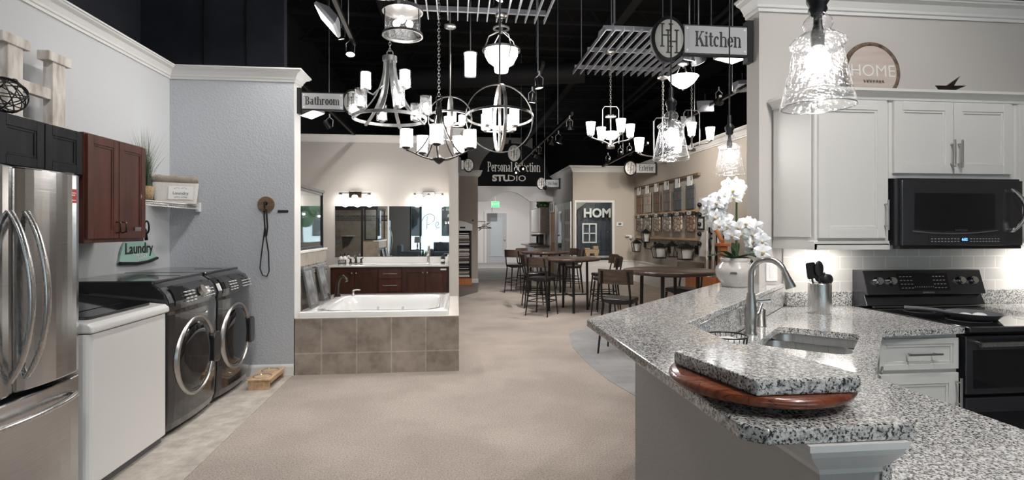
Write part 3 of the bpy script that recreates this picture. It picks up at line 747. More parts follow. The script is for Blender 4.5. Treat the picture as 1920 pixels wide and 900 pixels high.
# wall cabinets on the left wall, facing +X
def shaker(face, a0, a1, z0, z1, m, parent, ax='x', sgn=1, rail=.055, dep=.02, mould=True, name='door', recess=.009):
    """frame-and-panel door; face = coordinate of its back plane, along +/-ax"""
    g = G(); f1 = face+sgn*dep; fp = face+sgn*(dep-recess)
    def bb(p, q, r, s, lo, hi):
        lo, hi = min(lo, hi), max(lo, hi)
        if ax == 'x': g.box(lo, hi, p, q, r, s)
        else: g.box(p, q, lo, hi, r, s)
    bb(a0, a0+rail, z0, z1, face, f1); bb(a1-rail, a1, z0, z1, face, f1)
    bb(a0+rail, a1-rail, z0, z0+rail, face, f1); bb(a0+rail, a1-rail, z1-rail, z1, face, f1)
    bb(a0+rail, a1-rail, z0+rail, z1-rail, face, fp)
    if mould:
        w = .014; f2 = face+sgn*(dep-.004)
        p0, p1, q0, q1 = a0+rail, a1-rail, z0+rail, z1-rail
        bb(p0, p0+w, q0, q1, fp, f2); bb(p1-w, p1, q0, q1, fp, f2); bb(p0+w, p1-w, q0, q0+w, fp, f2); bb(p0+w, p1-w, q1-w, q1, fp, f2)
    return obj(name, g, m, parent, bev=.0015, seg=1)
t = thing('wall_cabinet', 'dark espresso wall cabinet above the refrigerator', 'cabinet', (-2.55, 3.0, 1.76), world=True)
obj('cabinet_body', bx(-2.71, -2.39, 2.36, 3.682, 1.76, 2.045), 'espresso', t)
for a, b in ((2.37,2.69), (2.70,3.02), (3.035,3.355), (3.362,3.672)): shaker(-2.39, a, b, 1.77, 2.035, 'espresso', t)
t = thing('wall_cabinet', 'cherry-brown two-door wall cabinet above the washers', 'cabinet', (-2.55, 4.0, 1.334), world=True)
obj('cabinet_body', bx(-2.71, -2.375, 3.69, 4.35, 1.334, 2.05), 'cherry', t, bev=.002)
for i, (a, b) in enumerate(((3.70,4.015), (4.022,4.34))):
    d = shaker(-2.375, a, b, 1.36, 2.04, 'cherry', t)
    y = 3.985 if i == 0 else 4.05
    obj('handle', G().tube([(-2.355,y,1.40), (-2.325,y,1.405), (-2.325,y,1.47), (-2.355,y,1.475)], .006, 6), 'bronze', d)
solo('cabinet_tag', bx(-2.354, -2.351, 4.20, 4.275, 1.41, 1.44), 'nickel', 'small silver tag on the cherry cabinet door', 'tag')
o = solo('bottle_opener', G().ring((-2.37, 4.38, 1.44), .03, .007, 16, 6, (0,1,0), .6, 1.6), 'iron', 'dark iron handle ring hanging behind the cherry cabinet edge', 'hook')

# letter H
t = thing('letter_decor', 'big whitewashed wooden letter H on top of the dark cabinet', 'letter', (-2.58, 3.58, 2.05), world=True)
g = G(); 
for y in (3.405, 3.75):
    g.box(-2.62, -2.56, y-.055, y+.055, 2.085, 2.50).box(-2.625, -2.55, y-.10, y+.10, 2.495, 2.555).box(-2.625, -2.55, y-.10, y+.10, 2.05, 2.09)
g.box(-2.61, -2.57, 3.46, 3.695, 2.25, 2.32)
obj('letter', g, 'wood_weather', t, bev=.004)
# wire ball
g = G(); random.seed(7)
for i in range(11):
    ax = Vector((random.uniform(-1,1), random.uniform(-1,1), random.uniform(-1,1))).normalized(); g.ring((-2.44, 3.17, 2.155), .1, .0035, 28, 5, ax)
solo('wire_ball', g, 'black', 'black wire ball in front of the letter H', 'ornament')

# wire shelf, plant, bin, towel
t = thing('wire_shelf', 'white wire shelf between the cherry cabinet and the textured wall', 'shelf', (-2.58, 4.9, 1.64), world=True)
g = G(); 
for i in range(42): y = 4.40+i*.0238; g.tube([(-2.71, y, 1.655), (-2.455, y, 1.655), (-2.450, y, 1.62)], .0024, 4)
obj('wires', g, 'trim', t)
for x, z in ((-2.45,1.655), (-2.45,1.618), (-2.7,1.65), (-2.58,1.65)): obj('rail', G().tube([(x, 4.38, z), (x, 5.385, z)], .0045, 6), 'trim', t)
obj('bracket', bx(-2.47, -2.43, 5.37, 5.4, 1.59, 1.68), 'trim', t, bev=.004)
t = thing('potted_grass', 'tall green grass plant in a small woven basket on the wire shelf', 'plant', (-2.56, 4.72, 1.662))
obj('basket', G().lathe([(.001,0), (.05,0), (.062,.12), (.052,.12), (.045,.02)], n=20), 'basket', t)
g = G(); random.seed(5)
for i in range(260):
    a = random.uniform(0, 2*PI); lean = random.uniform(.02, .2)*(1 if random.random() < .8 else 1.3); h = random.uniform(.28, .60)
    p = Vector((random.uniform(-.03,.03), random.uniform(-.03,.03), .08)); d = Vector((cos(a), sin(a), 0)); s_ = Vector((-sin(a), cos(a), 0))*.0018
    q = [p+d*lean*(k/4)**1.8+Vector((0,0,h*(k/4)*(1-.12*(k/4)*lean/.19))) for k in range(5)]
    q = [Vector((max(v.x, -.13), v.y, v.z)) for v in q]
    for k in range(4): w0 = s_*(1-k/4); w1 = s_*(1-(k+1)/4); g.add([q[k]-w0, q[k]+w0, q[k+1]+w1, q[k+1]-w1], [(0,1,2,3)])
obj('blades', g, 'grass', t)
t = thing('laundry_bin', 'cream fabric bin with a printed Laundry label on the wire shelf', 'bin', (-2.555, 5.19, 1.66), rad(26))
def taper(w0, d0, w1, d1, h, r, z0=0): 
    def lp(w, d, z):
        out = []
        for cx, cy, st in ((w-r, d-r, 0), (-w+r, d-r, 90), (-w+r, -d+r, 180), (w-r, -d+r, 270)):
            for k in range(5): a = rad(st+22.5*k); out.append((cx+r*cos(a), cy+r*sin(a), z))
        return out
    return [lp(w0, d0, z0), lp((w0+w1)/2, (d0+d1)/2, z0+h/2), lp(w1, d1, z0+h)]
obj('bin_body', G().loft(taper(.16, .085, .18, .1, .185, .03)), 'canvas', t)
obj('label', G().add([(-.06,-.0955,.035), (.13,-.0955,.035), (.135,-.1005,.155), (-.055,-.1005,.155)], [(0,1,2,3)]), 'paper', t)
g = slab('aa   dn', .03); g = sans('Laundry', .038, .001); xf(g, Matrix.Translation((.036,-.1,.092)) @ Matrix.Rotation(rad(87), 4, 'X')); 
for s in (-1, 1):
    for z in (.055, .135): g.tube([(.036+s*.005,-.0995,z), (.036+s*.03,-.0995,z+.006), (.036+s*.05,-.0995,z-.004)], .0018, 4)
obj('lettering', g, 'grey_ink', t, label='dark script lettering')
t = thing('folded_towel', 'taupe rolled towel lying on the cream bin', 'towel', (-2.555, 5.19, 1.83), rad(26))
loops = []
for i in range(13):
    x = -.185+.36*i/12; e = min(1, .55+.45*math.sqrt(max(0, 1-((i-6)/6.0)**6)))
    loops.append([(x, .088*cos(a)*e, .045+.045*sin(a)*e+.006*sin(i*1.3)) for a in [2*PI*k/14 for k in range(14)]])
obj('towel_body', G().loft(loops), 'towel', t)
g = G(); sp = [(-.188, .012*k*cos(k*.9)*.35, .036+.012*k*sin(k*.9)*.2) for k in range(1, 12)]; g.tube(sp, .006, 6)
obj('rolled_end', g, 'towel', t)
# ironing-shaped sign
t = thing('wall_sign', 'mint iron-shaped Laundry sign on the wall over the dark machines', 'sign', (-2.70, 4.85, 1.13), world=True)
prof = [(4.60,1.15), (4.66,1.30), (4.76,1.345), (4.92,1.335), (5.04,1.27), (5.12,1.20), (5.14,1.165), (5.0,1.145), (4.85,1.14)]
sp = smooth(prof+[prof[0]], 5)
obj('sign_board', G().prism([(b, c) for b, c in sp], (-2.712, -2.695), 'x'), 'mint', t, bev=.003)
obj('base_plate', G().tube([(-2.69, 4.60,1.15), (-2.69, 4.85,1.135), (-2.69, 5.0,1.142), (-2.69, 5.14,1.165)], .014, 6), 'dark_metal', t)
obj('handle', G().tube([(-2.69,4.70,1.335), (-2.69,4.71,1.42), (-2.69,4.80,1.445), (-2.69,4.95,1.42), (-2.69,4.97,1.33)], .013, 8), 'iron', t)
g = sans('Laundry', .13, .003, .001, .95); xf(g, Matrix.Translation((-2.692,4.87,1.26)) @ Matrix(((0,0,1,0),(1,0,0,0),(0,1,0,0),(0,0,0,1))))
obj('lettering', g, 'ink', t); g = sans('TODAY', .05, .003); xf(g, Matrix.Translation((-2.692,4.90,1.19)) @ Matrix(((0,0,1,0),(1,0,0,0),(0,1,0,0),(0,0,0,1)))); obj('lettering', g, 'paper', t, label='pale lower line of lettering')
# leash plaque
t = thing('leash_hook', 'round dark wooden plaque with an iron hook on the textured wall', 'hook', (-1.83, 5.4, 1.66), world=True)
obj('plaque', G().cyl((-1.83, 5.4, 1.665), .078, .018, 32, (0,-1,0)), 'wood_plaque', t, bev=.002)
obj('hook', G().tube([(-1.83,5.38,1.69), (-1.83,5.35,1.67), (-1.83,5.345,1.64), (-1.83,5.36,1.62), (-1.83,5.33,1.60)], .008, 8).cyl((-1.83,5.382,1.675), .02, .006, 16, (0,-1,0)), 'iron', t)
t = thing('dog_leash', 'black dog leash hanging from the round wooden hook', 'leash', (-1.83, 5.35, .95), world=True)
obj('strap', G().tube([(-1.83,5.352,1.625), (-1.84,5.365,1.56), (-1.835,5.37,1.45), (-1.84,5.375,1.35)], .007, 6).tube([(-1.835,5.37,1.44), (-1.87,5.385,1.2), (-1.885,5.385,1.05), (-1.86,5.385,.98), (-1.82,5.385,.97), (-1.80,5.385,1.02), (-1.805,5.385,1.2), (-1.825,5.375,1.35), (-1.83,5.37,1.44)], .006, 6), 'black', t)
obj('clip', G().tube([(-1.815,5.352,1.62), (-1.81,5.37,1.45), (-1.82,5.37,1.36)], .008, 6), 'dark_metal', t)
solo('wall_label', bx(-1.705, -1.625, 5.394, 5.4, 1.588, 1.612).cyl((-1.712,5.4,1.60), .013, .007, 12, (0,-1,0)), 'ink', 'tiny black label on the textured wall right of the leash', 'label')
# pet feeder
t = thing('pet_feeder', 'raised light wood pet feeder on the plank floor beside the dryer', 'pet feeder', (-1.74, 5.1, .004), world=True)
obj('top_board', bx(-1.835, -1.635, 4.91, 5.34, .085, .1), 'wood_tan', t, bev=.003)
obj('end_panel', bx(-1.825, -1.645, 4.925, 4.945, .004, .085), 'wood_tan', t); obj('end_panel', bx(-1.825, -1.645, 5.31, 5.33, .004, .085), 'wood_tan', t)
obj('side_rail', bx(-1.65, -1.64, 4.945, 5.31, .055, .085), 'wood_tan', t); obj('side_rail', bx(-1.83, -1.82, 4.945, 5.31, .055, .085), 'wood_tan', t)
for k, y in enumerate((5.02, 5.22)):
    o = solo('pet_bowl', G().lathe([(.001,.0), (.045,.0), (.07,.05), (.078,.053), (.078,.05), (.066,.045), (.04,-.004)], (-1.735, y, .052), 28), 'chrome', ['steel pet bowl at the near end of the feeder', 'steel pet bowl at the wall end of the feeder'][k], 'bowl', 'pet bowls')
# ================================================================== BATHROOM
t = thing('bathtub', 'white drop-in bathtub set in the brown tiled surround', 'bathtub', (-.8, 6.2, .55), world=True)
def rr(x0, x1, y0, y1, r, z, n=8, bulge=0):
    out = []
    for cx, cy, st in ((x1-r, y1-r, 0), (x0+r, y1-r, 90), (x0+r, y0+r, 180), (x1-r, y0+r, 270)):
        for k in range(n): a = rad(st+90*k/(n-1)); out.append((cx+r*cos(a), cy+r*sin(a), z))
    return out
a, b, c, d = -1.545, -.075, 5.44, 6.96
L0 = [rr(a,b,c,d,.03,.545), rr(a,b,c,d,.03,.60), rr(a+.006,b-.006,c+.006,d-.006,.03,.607), rr(a+.17,b-.10,c+.10,d-.22,.2,.607), rr(a+.19,b-.12,c+.12,d-.24,.2,.595), rr(a+.21,b-.15,c+.14,d-.26,.2,.50), rr(a+.27,b-.30,c+.2,d-.32,.18,.22), rr(a+.36,b-.42,c+.28,d-.40,.12,.18)]
obj('basin', G().loft(L0, False, True), 'porcelain', t)
g = G()
for x in (-1.25, -.95, -.65): g.cyl((x, 6.695, .46), .018, .012, 12, (0,-1,0))
g.cyl((-1.31, 5.95, .42), .03, .012, 16, (1,0,0))
obj('overflow_and_jets', g, 'chrome', t)
t = thing('tub_surround', 'brown stone-look tiled bathtub surround in front of the vanity', 'tub surround', (-.77, 6.2, 0), world=True)
obj('front_panel', bx(-1.573, .03, 5.40, 5.43, 0, .55), 'tub_tile', t); obj('side_panel', bx(.0, .03, 5.43, 7.0, 0, .55), 'tub_tile_y', t)
obj('back_panel', bx(-1.573, .0, 6.97, 7.0, 0, .55), 'tub_tile', t)
g = bx(-1.573, .03, 5.4, 5.45, .55, .556).box(-.085, .03, 5.45, 7.0, .55, .556).box(-1.573, -.085, 6.95, 7.0, .55, .556).box(-1.573,-1.53,5.45,6.95,.55,.556)
obj('deck_tiles', g, brick('deck_tile', (.58,.53,.48), (.54,.5,.45), (.62,.59,.55), .3, .3, .005, 'xy', 0, .3), t)
# tub filler
def lever_handle(x, y, z, m, a=0, t=None, nm='handle'):
    g = G().lathe([(.026,0), (.026,.008), (.014,.016), (.018,.05), (.014,.06), (.005,.065)], (x,y,z), 16, caps=True)
    g.tube([(x,y,z+.058), (x+.045*cos(a),y+.045*sin(a),z+.066), (x+.085*cos(a),y+.085*sin(a),z+.06)], [.009,.008,.006], 8)
    return obj(nm, g, m, t)
t = thing('tub_faucet', 'bronze arched tub faucet with two lever handles on the white rim', 'faucet', (-1.45, 6.62, .607), world=True)
obj('spout', G().tube([(-1.44,6.70,.607), (-1.44,6.70,.66), (-1.43,6.69,.76), (-1.40,6.66,.84), (-1.36,6.62,.862), (-1.32,6.58,.84), (-1.305,6.565,.80)], [.034,.028,.022,.018,.017,.018,.02], 12).cyl((-1.44,6.70,.607), .042, .012, 16), 'bronze', t)
lever_handle(-1.50, 6.50, .607, 'bronze', rad(150), t); lever_handle(-1.27, 6.80, .607, 'nickel', rad(20), t)
# leaning sample frames
def lean_frame(y0, y1, z0, h, label):
    t = thing('framed_sample', label, 'framed sample', (-1.5, (y0+y1)/2, z0), group=None)
    tl = math.atan2(.085, h); mt = Matrix.Rotation(-tl, 4, 'Y'); w = (y1-y0)/2
    g = G(); f = .03
    g.box(-.012, .012, -w, w, 0, f, mt).box(-.012, .012, -w, w, h-f, h, mt).box(-.012, .012, -w, -w+f, f, h-f, mt).box(-.012, .012, w-f, w, f, h-f, mt)
    obj('frame', g, 'frame_grey', t, bev=.003); g = bx(-.006, .006, -w+f, w-f, f, h-f, mt); obj('sample_panel', g, noise_mat('marble_'+str(round(y0*10)), (.13,.13,.135), (.30,.30,.31), 9, .2, detail=9), t)
    return t
lean_frame(5.72, 6.05, .61, .42, 'grey framed marble sample leaning nearest the tub front')
lean_frame(6.28, 6.60, .61, .40, 'grey framed marble sample leaning behind the first, by the faucet')
# shower glass
t = thing('shower_enclosure', 'black-framed glass shower screen on the half wall behind the tub', 'shower screen', (-1.65, 6.2, 1.2), world=True)
def fr(g, x0, x1, y0, y1, z0, z1, w=.02): # frame in the yz or xz plane
    if x1-x0 < .05:
        g.box(x0, x1, y0, y1, z0, z0+w).box(x0, x1, y0, y1, z1-w, z1).box(x0, x1, y0, y0+w, z0+w, z1-w).box(x0, x1, y1-w, y1, z0+w, z1-w)
    else: g.box(x0, x1, y0, y1, z0, z0+w).box(x0, x1, y0, y1, z1-w, z1).box(x0, x0+w, y0, y1, z0+w, z1-w).box(x1-w, x1, y0, y1, z0+w, z1-w)
    return g
s = obj('side_frame', fr(G(), -1.66, -1.635, 5.62, 6.80, 1.2, 1.87, .028), 'black', t)
obj('side_pane', bx(-1.651, -1.645, 5.64, 6.78, 1.22, 1.85), 'glass_door', s)
s = obj('fixed_frame', fr(G(), -1.90, -1.63, 6.78, 6.805, 1.2, 1.87, .028), 'black', t); obj('fixed_pane', bx(-1.88, -1.65, 6.79, 6.796, 1.22, 1.85), 'glass_door', s)
s = obj('door_frame', fr(G(), -3.0, -1.925, 6.78, 6.82, .02, 1.87, .04), 'black', t); obj('door_pane', bx(-2.97, -1.95, 6.797, 6.803, .05, 1.84), 'glass', s)
obj('top_rail', bx(-3.06, -1.62, 6.77, 6.83, 1.87, 1.905).box(-1.675, -1.62, 5.62, 6.77, 1.87, 1.9), 'black', t)
t = thing('shower_fixture', 'bronze shower valve and hand shower on the tiled wall, seen in the mirror', 'shower', (-3.0, 5.9, 1.2), world=True)
obj('valve', G().cyl((-2.70,5.615,1.10), .07, .02, 24, (0,1,0)).tube([(-2.70,5.63,1.1), (-2.70,5.70,1.1), (-2.62,5.72,1.12)], .016, 8), 'nickel', t)
obj('hand_shower', G().tube([(-2.78,5.63,1.3), (-2.78,5.68,1.28), (-2.76,5.70,1.18)], .014, 8).tube([(-2.76,5.70,1.18), (-2.75,5.69,.9), (-2.72,5.68,.7), (-2.68,5.68,.85)], .006, 6), 'nickel', t)
solo('corner_shelf', G().prism([(-2.62,5.62), (-2.30,5.62), (-2.32,5.70), (-2.46,5.78), (-2.60,5.70)], (1.27, 1.295)), 'trim', 'white shelf on the tiled shower wall, seen in the mirror', 'shelf')
solo('corner_shelf_bracket', G().prism([(-2.60,1.27), (-2.34,1.27), (-2.44,1.08), (-2.58,.98)], (5.62, 5.64), 'y'), 'dark_metal', 'dark tapering bracket under the shower shelf, seen in the mirror', 'bracket')
# vanity
VX0, VX1, VY = -1.93, -.115, 8.46
t = thing('vanity_cabinet', 'dark cherry double vanity cabinet with drawers in the middle', 'vanity', (-1.02, 8.8, 0), world=True)
obj('cabinet_body', bx(VX0, VX1, VY+.03, 9.08, .09, .84), 'cherry_dk', t); obj('toe_kick', bx(VX0+.02, VX1-.02, VY+.1, 9.06, 0, .09), 'black', t)
w = (VX1-VX0)
def vx(f): return VX0+w*f
for f0, f1, hs in ((.01,.198,1), (.202,.392,-1), (.605,.796,1), (.80,.99,-1)):
    dd = shaker(VY+.03, vx(f0), vx(f1), .11, .815, 'cherry_dk', t, 'y', -1, rail=.06)
    kx = vx(f1)-.03 if hs > 0 else vx(f0)+.03; obj('knob', G().sphere((kx, VY-.012, .75), .013, 10, 6).cyl((kx, VY+.01, .75), .006, .02, 8, (0,-1,0)), 'nickel', dd)
for z0, z1 in ((.66,.815), (.46,.65), (.12,.45)):
    dd = obj('drawer', bx(vx(.405), vx(.593), VY+.01, VY+.03, z0, z1), 'cherry', t, bev=.003)
    obj('drawer_handle', G().tube([(vx(.44), VY+.01, (z0+z1)/2), (vx(.44), VY-.015, (z0+z1)/2), (vx(.56), VY-.015, (z0+z1)/2), (vx(.56), VY+.01, (z0+z1)/2)], .005, 6), 'nickel', dd)
obj('rating_tag', bx(vx(.93), vx(.98), VY+.005, VY+.009, .785, .81), 'paper', t)
t = thing('countertop', 'cream vanity countertop with backsplash and two sinks', 'countertop', (-1.02, 8.8, .84), world=True)
obj('slab', bx(VX0-.02, VX1+.008, VY-.005, 9.1, .84, .87), 'porcelain', t, bev=.006)
obj('backsplash', bx(VX0-.0, VX1+.008, 9.075, 9.1, .87, .97), 'porcelain', t, bev=.004)
for x in (-1.48, -.52): obj('sink_basin', G().lathe([(.22,.872), (.20,.8725), (.16,.86), (.0005,.85)], (x, 8.78, 0), 28, sy=.75), 'porcelain', t)
o = solo('vanity_mirror', bx(-1.99, -.106, 9.092, 9.1, .975, 1.815), 'mirror', 'wide frameless mirror above the double vanity', 'mirror')
o = solo('trim_mirror_edge', bx(-2.0, -.106, 9.09, 9.1, .97, .975), 'black', 'thin dark edge under the vanity mirror', 'trim'); o['kind'] = 'structure'; 
# vanity faucets
t = thing('sink_faucet', 'dark bronze two-handled faucet on the left of the vanity top', 'faucet', (-1.66, 8.93, .87), world=True)
X = -1.63
obj('spout', G().tube([(X,8.96,.87), (X,8.96,.95), (X,8.93,1.0), (X,8.87,1.0), (X,8.84,.96)], [.024,.016,.014,.013,.014], 10), 'bronze', t)
for s_ in (-1, 1):
    obj('handle', G().lathe([(.03,0), (.02,.02), (.014,.05), (.02,.07), (.004,.085)], (X+s_*.085,8.96,.87), 14, caps=True).tube([(X+s_*.085,8.96,.94), (X+s_*.12,8.93,.965)], .009, 6), 'bronze', t)
obj('base_plate', G().rbox(X-.11, X+.11, 8.935, 8.985, .87, .882, .02), 'bronze', t)
t = thing('sink_faucet', 'brushed nickel tall faucet on the right of the vanity top', 'faucet', (-.40, 8.93, .87), world=True); X = -.455
obj('spout', G().lathe([(.035,0), (.022,.02), (.018,.12), (.022,.16), (.02,.2), (.003,.215)], (X,8.96,.87), 16, caps=True).tube([(X,8.96,1.03), (X,8.9,1.045), (X,8.84,1.0)], [.016,.015,.014], 10), 'nickel', t)
obj('lever', G().tube([(X,8.96,1.07), (X,8.96,1.12), (X+.0,8.93,1.16)], [.016,.013,.008], 8), 'nickel', t)
def bottle(x, y, m, label, h=.13, z=.876):
    t = thing('soap_bottle', label, 'bottle', (x, y, z)); obj('bottle_body', G().lathe([(.001,0), (.026,0), (.028,.01), (.028,h*.75), (.012,h*.86), (.012,h*.92)], n=16), m, t)
    obj('pump', G().cyl((0,0,h*.9), .012, .02).tube([(0,0,h*.95), (0,0,h*1.2), (.0,-.03,h*1.2)], .005, 6), 'black', t)
    obj('label', G().band((0,0,h*.4), .0285, h*.4, .0006, 16), 'paper', t); return t
solo('caddy', fr(G(), -1.90, -1.78, 8.895, 8.93, .871, .93, .006).box(-1.90, -1.78, 8.89, 8.99, .871, .877), 'black', 'small black caddy tray holding the soap bottles', 'tray')
bottle(-1.865, 8.945, 'paper', 'left pump bottle in the black caddy'); bottle(-1.805, 8.945, 'paper', 'right pump bottle in the black caddy')
o = solo('candle_jar', G().lathe([(.001,0), (.035,0), (.035,.09), (.03,.095), (.03,.11), (.001,.11)], (-.215, 8.93, .87), 20), 'black', 'dark lidded jar with pale label right of the nickel faucet', 'jar')
obj('label', G().band((0,0,.045), .0355, .04, .0006, 20), 'paper', o)
solo('lotion_bottle', G().lathe([(.001,0), (.03,0), (.03,.09), (.012,.11), (.012,.13), (.001,.13)], (-.13, 8.88, .87), 18), 'paper', 'white bottle at the right end of the vanity top', 'bottle')
# vanity lights
def vanity_light(x, m, label, col):
    t = thing('vanity_light', label, 'wall light', (x, 9.1, 2.0))
    obj('back_box', bx(-.10, .10, -.06, -.0, -.05, .06), m, t, bev=.008)
    obj('bar', G().tube([(-.26,-.045,.03), (.26,-.045,.03)], .009, 8), m, t)
    for k in (-1, 0, 1):
        obj('shade_holder', G().lathe([(.006,.03), (.028,.01), (.03,-.005)], (k*.23,-.075,.0), 14), m, t)
        obj('lamp_shade', G().lathe([(.028,-.002), (.045,-.02), (.055,-.09), (.05,-.095)], (k*.23,-.075,0), 16), 'shade_lit', t)
    light('POINT', (0,-.16,-.12), 2.6, (1,.95,.88), size=.08, parent=t, name='bulb_light')
    light('POINT', (-.2,-.16,-.12), 1.7, (1,.95,.88), size=.08, parent=t, name='bulb_light'); light('POINT', (.2,-.16,-.12), 1.7, (1,.95,.88), size=.08, parent=t, name='bulb_light')
vanity_light(-1.66, 'bronze', 'bronze three-shade wall light above the left of the mirror', 0)
vanity_light(-.455, 'nickel', 'pale nickel three-shade wall light above the right of the mirror', 0)
for z, m, lb in ((1.40, 'nickel', 'nickel towel bar, the upper of two beside the mirror'), (1.235, 'black', 'black towel bar below the nickel one')):
    t = thing('towel_bar', lb, 'towel bar', (-2.6, 9.05, z), world=True)
    obj('bar', G().tube([(-2.98,9.03,z), (-2.28,9.03,z)], .009, 8), m, t)
    for x in (-2.96, -2.28): obj('post', G().cyl((x,9.1,z), .028, .012, 16, (0,-1,0)).cyl((x,9.1,z), .014, .085, 12, (0,-1,0)).sphere((x,9.02,z), .02, 12, 8), m, t)
for i, (x, z) in enumerate(((-2.30,1.335), (-2.30,1.165))): solo('wall_label', bx(x-.03, x+.03, 9.095, 9.1, z-.008, z+.008), 'ink', ['tiny black label under the nickel towel bar end', 'tiny black label under the black towel bar end'][i], 'label')
solo('towel_ring', G().ring((-2.76, 9.05, 1.02), .08, .006, 28, 6, (0,1,0)).cyl((-2.76,9.1,1.10), .022, .05, 12, (0,-1,0)), 'dark_metal', 'round towel ring on the wall behind the shower glass', 'towel ring')
# ================================================================== FAR ZONE
# flooring sample rack
t = thing('sample_rack', 'dark flooring sample rack with an arched white header', 'display rack', (.2, 14.0, 0), world=True)
obj('rack_frame', bx(-.35, -.31, 13.85, 14.25, 0, 1.5).box(.36, .40, 13.85, 14.25, 0, 1.5).box(-.35, .40, 14.22, 14.25, 0, 1.5), 'black', t)
obj('base', bx(-.35, .41, 13.82, 14.25, 0.0, .17), 'wood_orange', t)
g = G().prism([(-.36,1.40)]+[( -.36+.78*i/12, 1.56+.10*sin(PI*i/12)) for i in range(13)]+[(.42,1.40)], (13.80, 14.2), 'y'); hd = obj('header', g, 'paper', t)
obj('logo', bx(.10, .24, 13.795, 13.8, 1.46, 1.50), 'ink', hd)
shelf_m = ['stool_wood', 'paper', 'plank_dark', 'wood_weather', 'espresso', 'wood_home', 'canvas']
random.seed(11); z = .2; k = 0
while z < 1.34:
    h = random.choice((.018, .024, .03)); solo('flooring_sample', bx(-.29, .33+random.uniform(0,.03), 13.84+random.uniform(0,.02), 14.2, z, z+h), random.choice(shelf_m), 'thin flooring sample board stacked in the rack', 'sample board', 'flooring samples in the rack'); z += h+random.choice((.004, .006, .03 if k % 6 == 5 else .008)); k += 1
# hangers
t = thing('coat_rod', 'short white coat rod sticking out from the hall corner', 'coat rod', (.7, 15.5, 1.6), world=True)
obj('rod', G().tube([(.584,15.2,1.66), (.83,15.2,1.66)], .012, 8), 'trim', t)
def hanger(p, m, label, tilt):
    t = thing('coat_hanger', label, 'hanger', p); w = .2
    obj('hanger_body', xf(G().tube([(-w,0,-.06), (0,0,.0), (w,0,-.06), (-w,0,-.06)], .011, 6).tube([(0,0,0), (0,0,.06), (.02,0,.09), (.0,0,.115)], .005, 6), Matrix.Rotation(tilt, 4, 'Y')), m, t)
hanger((.81,15.2,1.532), 'black', 'black coat hanger hanging lowest by the exit door', 0); hanger((.77,15.2,1.56), 'trim', 'white coat hanger tilted on the rod by the exit door', rad(-35))
 
solo('peg', G().cyl((.45,14.3,1.67), .02, .05, 12, (0,-1,0)), 'iron', 'small dark wall peg on the beige wall by the hall', 'peg')
# exit door and sign
d = struct('door_1', bx(1.30, 2.16, 22.84, 22.9, .0, 2.12), 'door_grey')
struct('door_panel', bx(1.48, 1.98, 22.825, 22.84, .34, 1.95).box(1.42,2.04,22.82,22.845,.28,.34), mat('door_pane_frost', (.42,.46,.49), .3), d)
struct('door_handle', G().cyl((2.08,22.84,1.02), .035, .07, 12, (0,-1,0)).cyl((2.08,22.84,1.16), .03, .03, 12, (0,-1,0)), 'nickel', d)
struct('trim_door_1', bx(1.20, 1.30, 22.82, 22.9, 0, 2.22).box(2.16, 2.26, 22.82, 22.9, 0, 2.22).box(1.30, 2.16, 22.82, 22.9, 2.12, 2.22), 'wall_white')
t = thing('exit_sign', 'green lit EXIT sign above the far door', 'sign', (1.62, 22.0, 2.35)); 
obj('sign_box', bx(-.17, .17, -.03, .03, 0, .25), 'paper', t); obj('face', bx(-.155, .155, -.034, -.03, .015, .235), 'green_emit', t)
obj('lettering', stand(sans('EXIT', .15, .003, .004), (0, -.037, .125)), 'paper', t); obj('hanger_rod', G().tube([(0,0,.25), (0,0,3.35)], .008, 6), 'trim', t)
# coffee corner on the side wall
t = thing('wall_cabinet', 'brown wall cabinet with pale louvred doors in the back hall', 'cabinet', (3.0, 18.9, 1.45), world=True)
obj('cabinet_body', bx(2.82, 3.165, 17.75, 19.75, 1.32, 2.18), 'stool_wood', t)
for k in range(4): 
    y = 17.77+k*.49; obj('door', G().box(2.80, 2.82, y, y+.47, 1.34, 2.16), 'white_paint', t, bev=.003)
g = G()
for i in range(16):
    a = random.uniform(0,2*PI); g.sphere((2.98+random.uniform(-.12,.12), 18.1+random.uniform(-.3,.3), 2.30+random.uniform(-.06,.14)), .09, 8, 6)
t = thing('potted_plant', 'dark green plant on top of the back hall cabinet', 'plant', (2.98, 18.1, 2.18), world=True); obj('leaves', g, 'leaf', t); obj('pot', G().lathe([(.1,2.18), (.13,2.3)], (2.98,18.1,0), caps=True), 'black', t)
solo('globe_ornament', G().sphere((2.98,18.75,2.30), .12, 16, 10), 'paper', 'pale round ornament beside the plant on the hall cabinet', 'ornament')
t = thing('counter', 'narrow counter with a dark top in the back hall', 'counter', (2.9, 18.4, 0), world=True)
obj('cabinet_body', bx(2.62, 3.165, 17.8, 20.0, .02, .86), 'wall_white', t); obj('worktop', bx(2.45, 3.165, 17.6, 20.05, .86, .90), 'table_wood', t, bev=.01)
for k in range(4): obj('drawer', bx(2.605, 2.62, 17.85+k*.53, 18.33+k*.53, .62, .82), 'alu', t)
t = thing('coffee_machine', 'black coffee machine on the back hall counter', 'coffee machine', (2.85, 18.6, .9)); obj('body', bx(-.2,.2,-.2,.2,0,.06).box(.05,.2,-.2,.2,.06,.32).box(-.2,.2,-.2,.2,.30,.36), 'black', t, bev=.01); obj('water_tank', bx(.0,.15,.2,.3,.02,.3), 'black_gloss', t)
solo('tray', bx(2.5,2.8,17.9,18.3,.9,.96), 'black', 'black tray at the near end of the hall counter', 'tray')
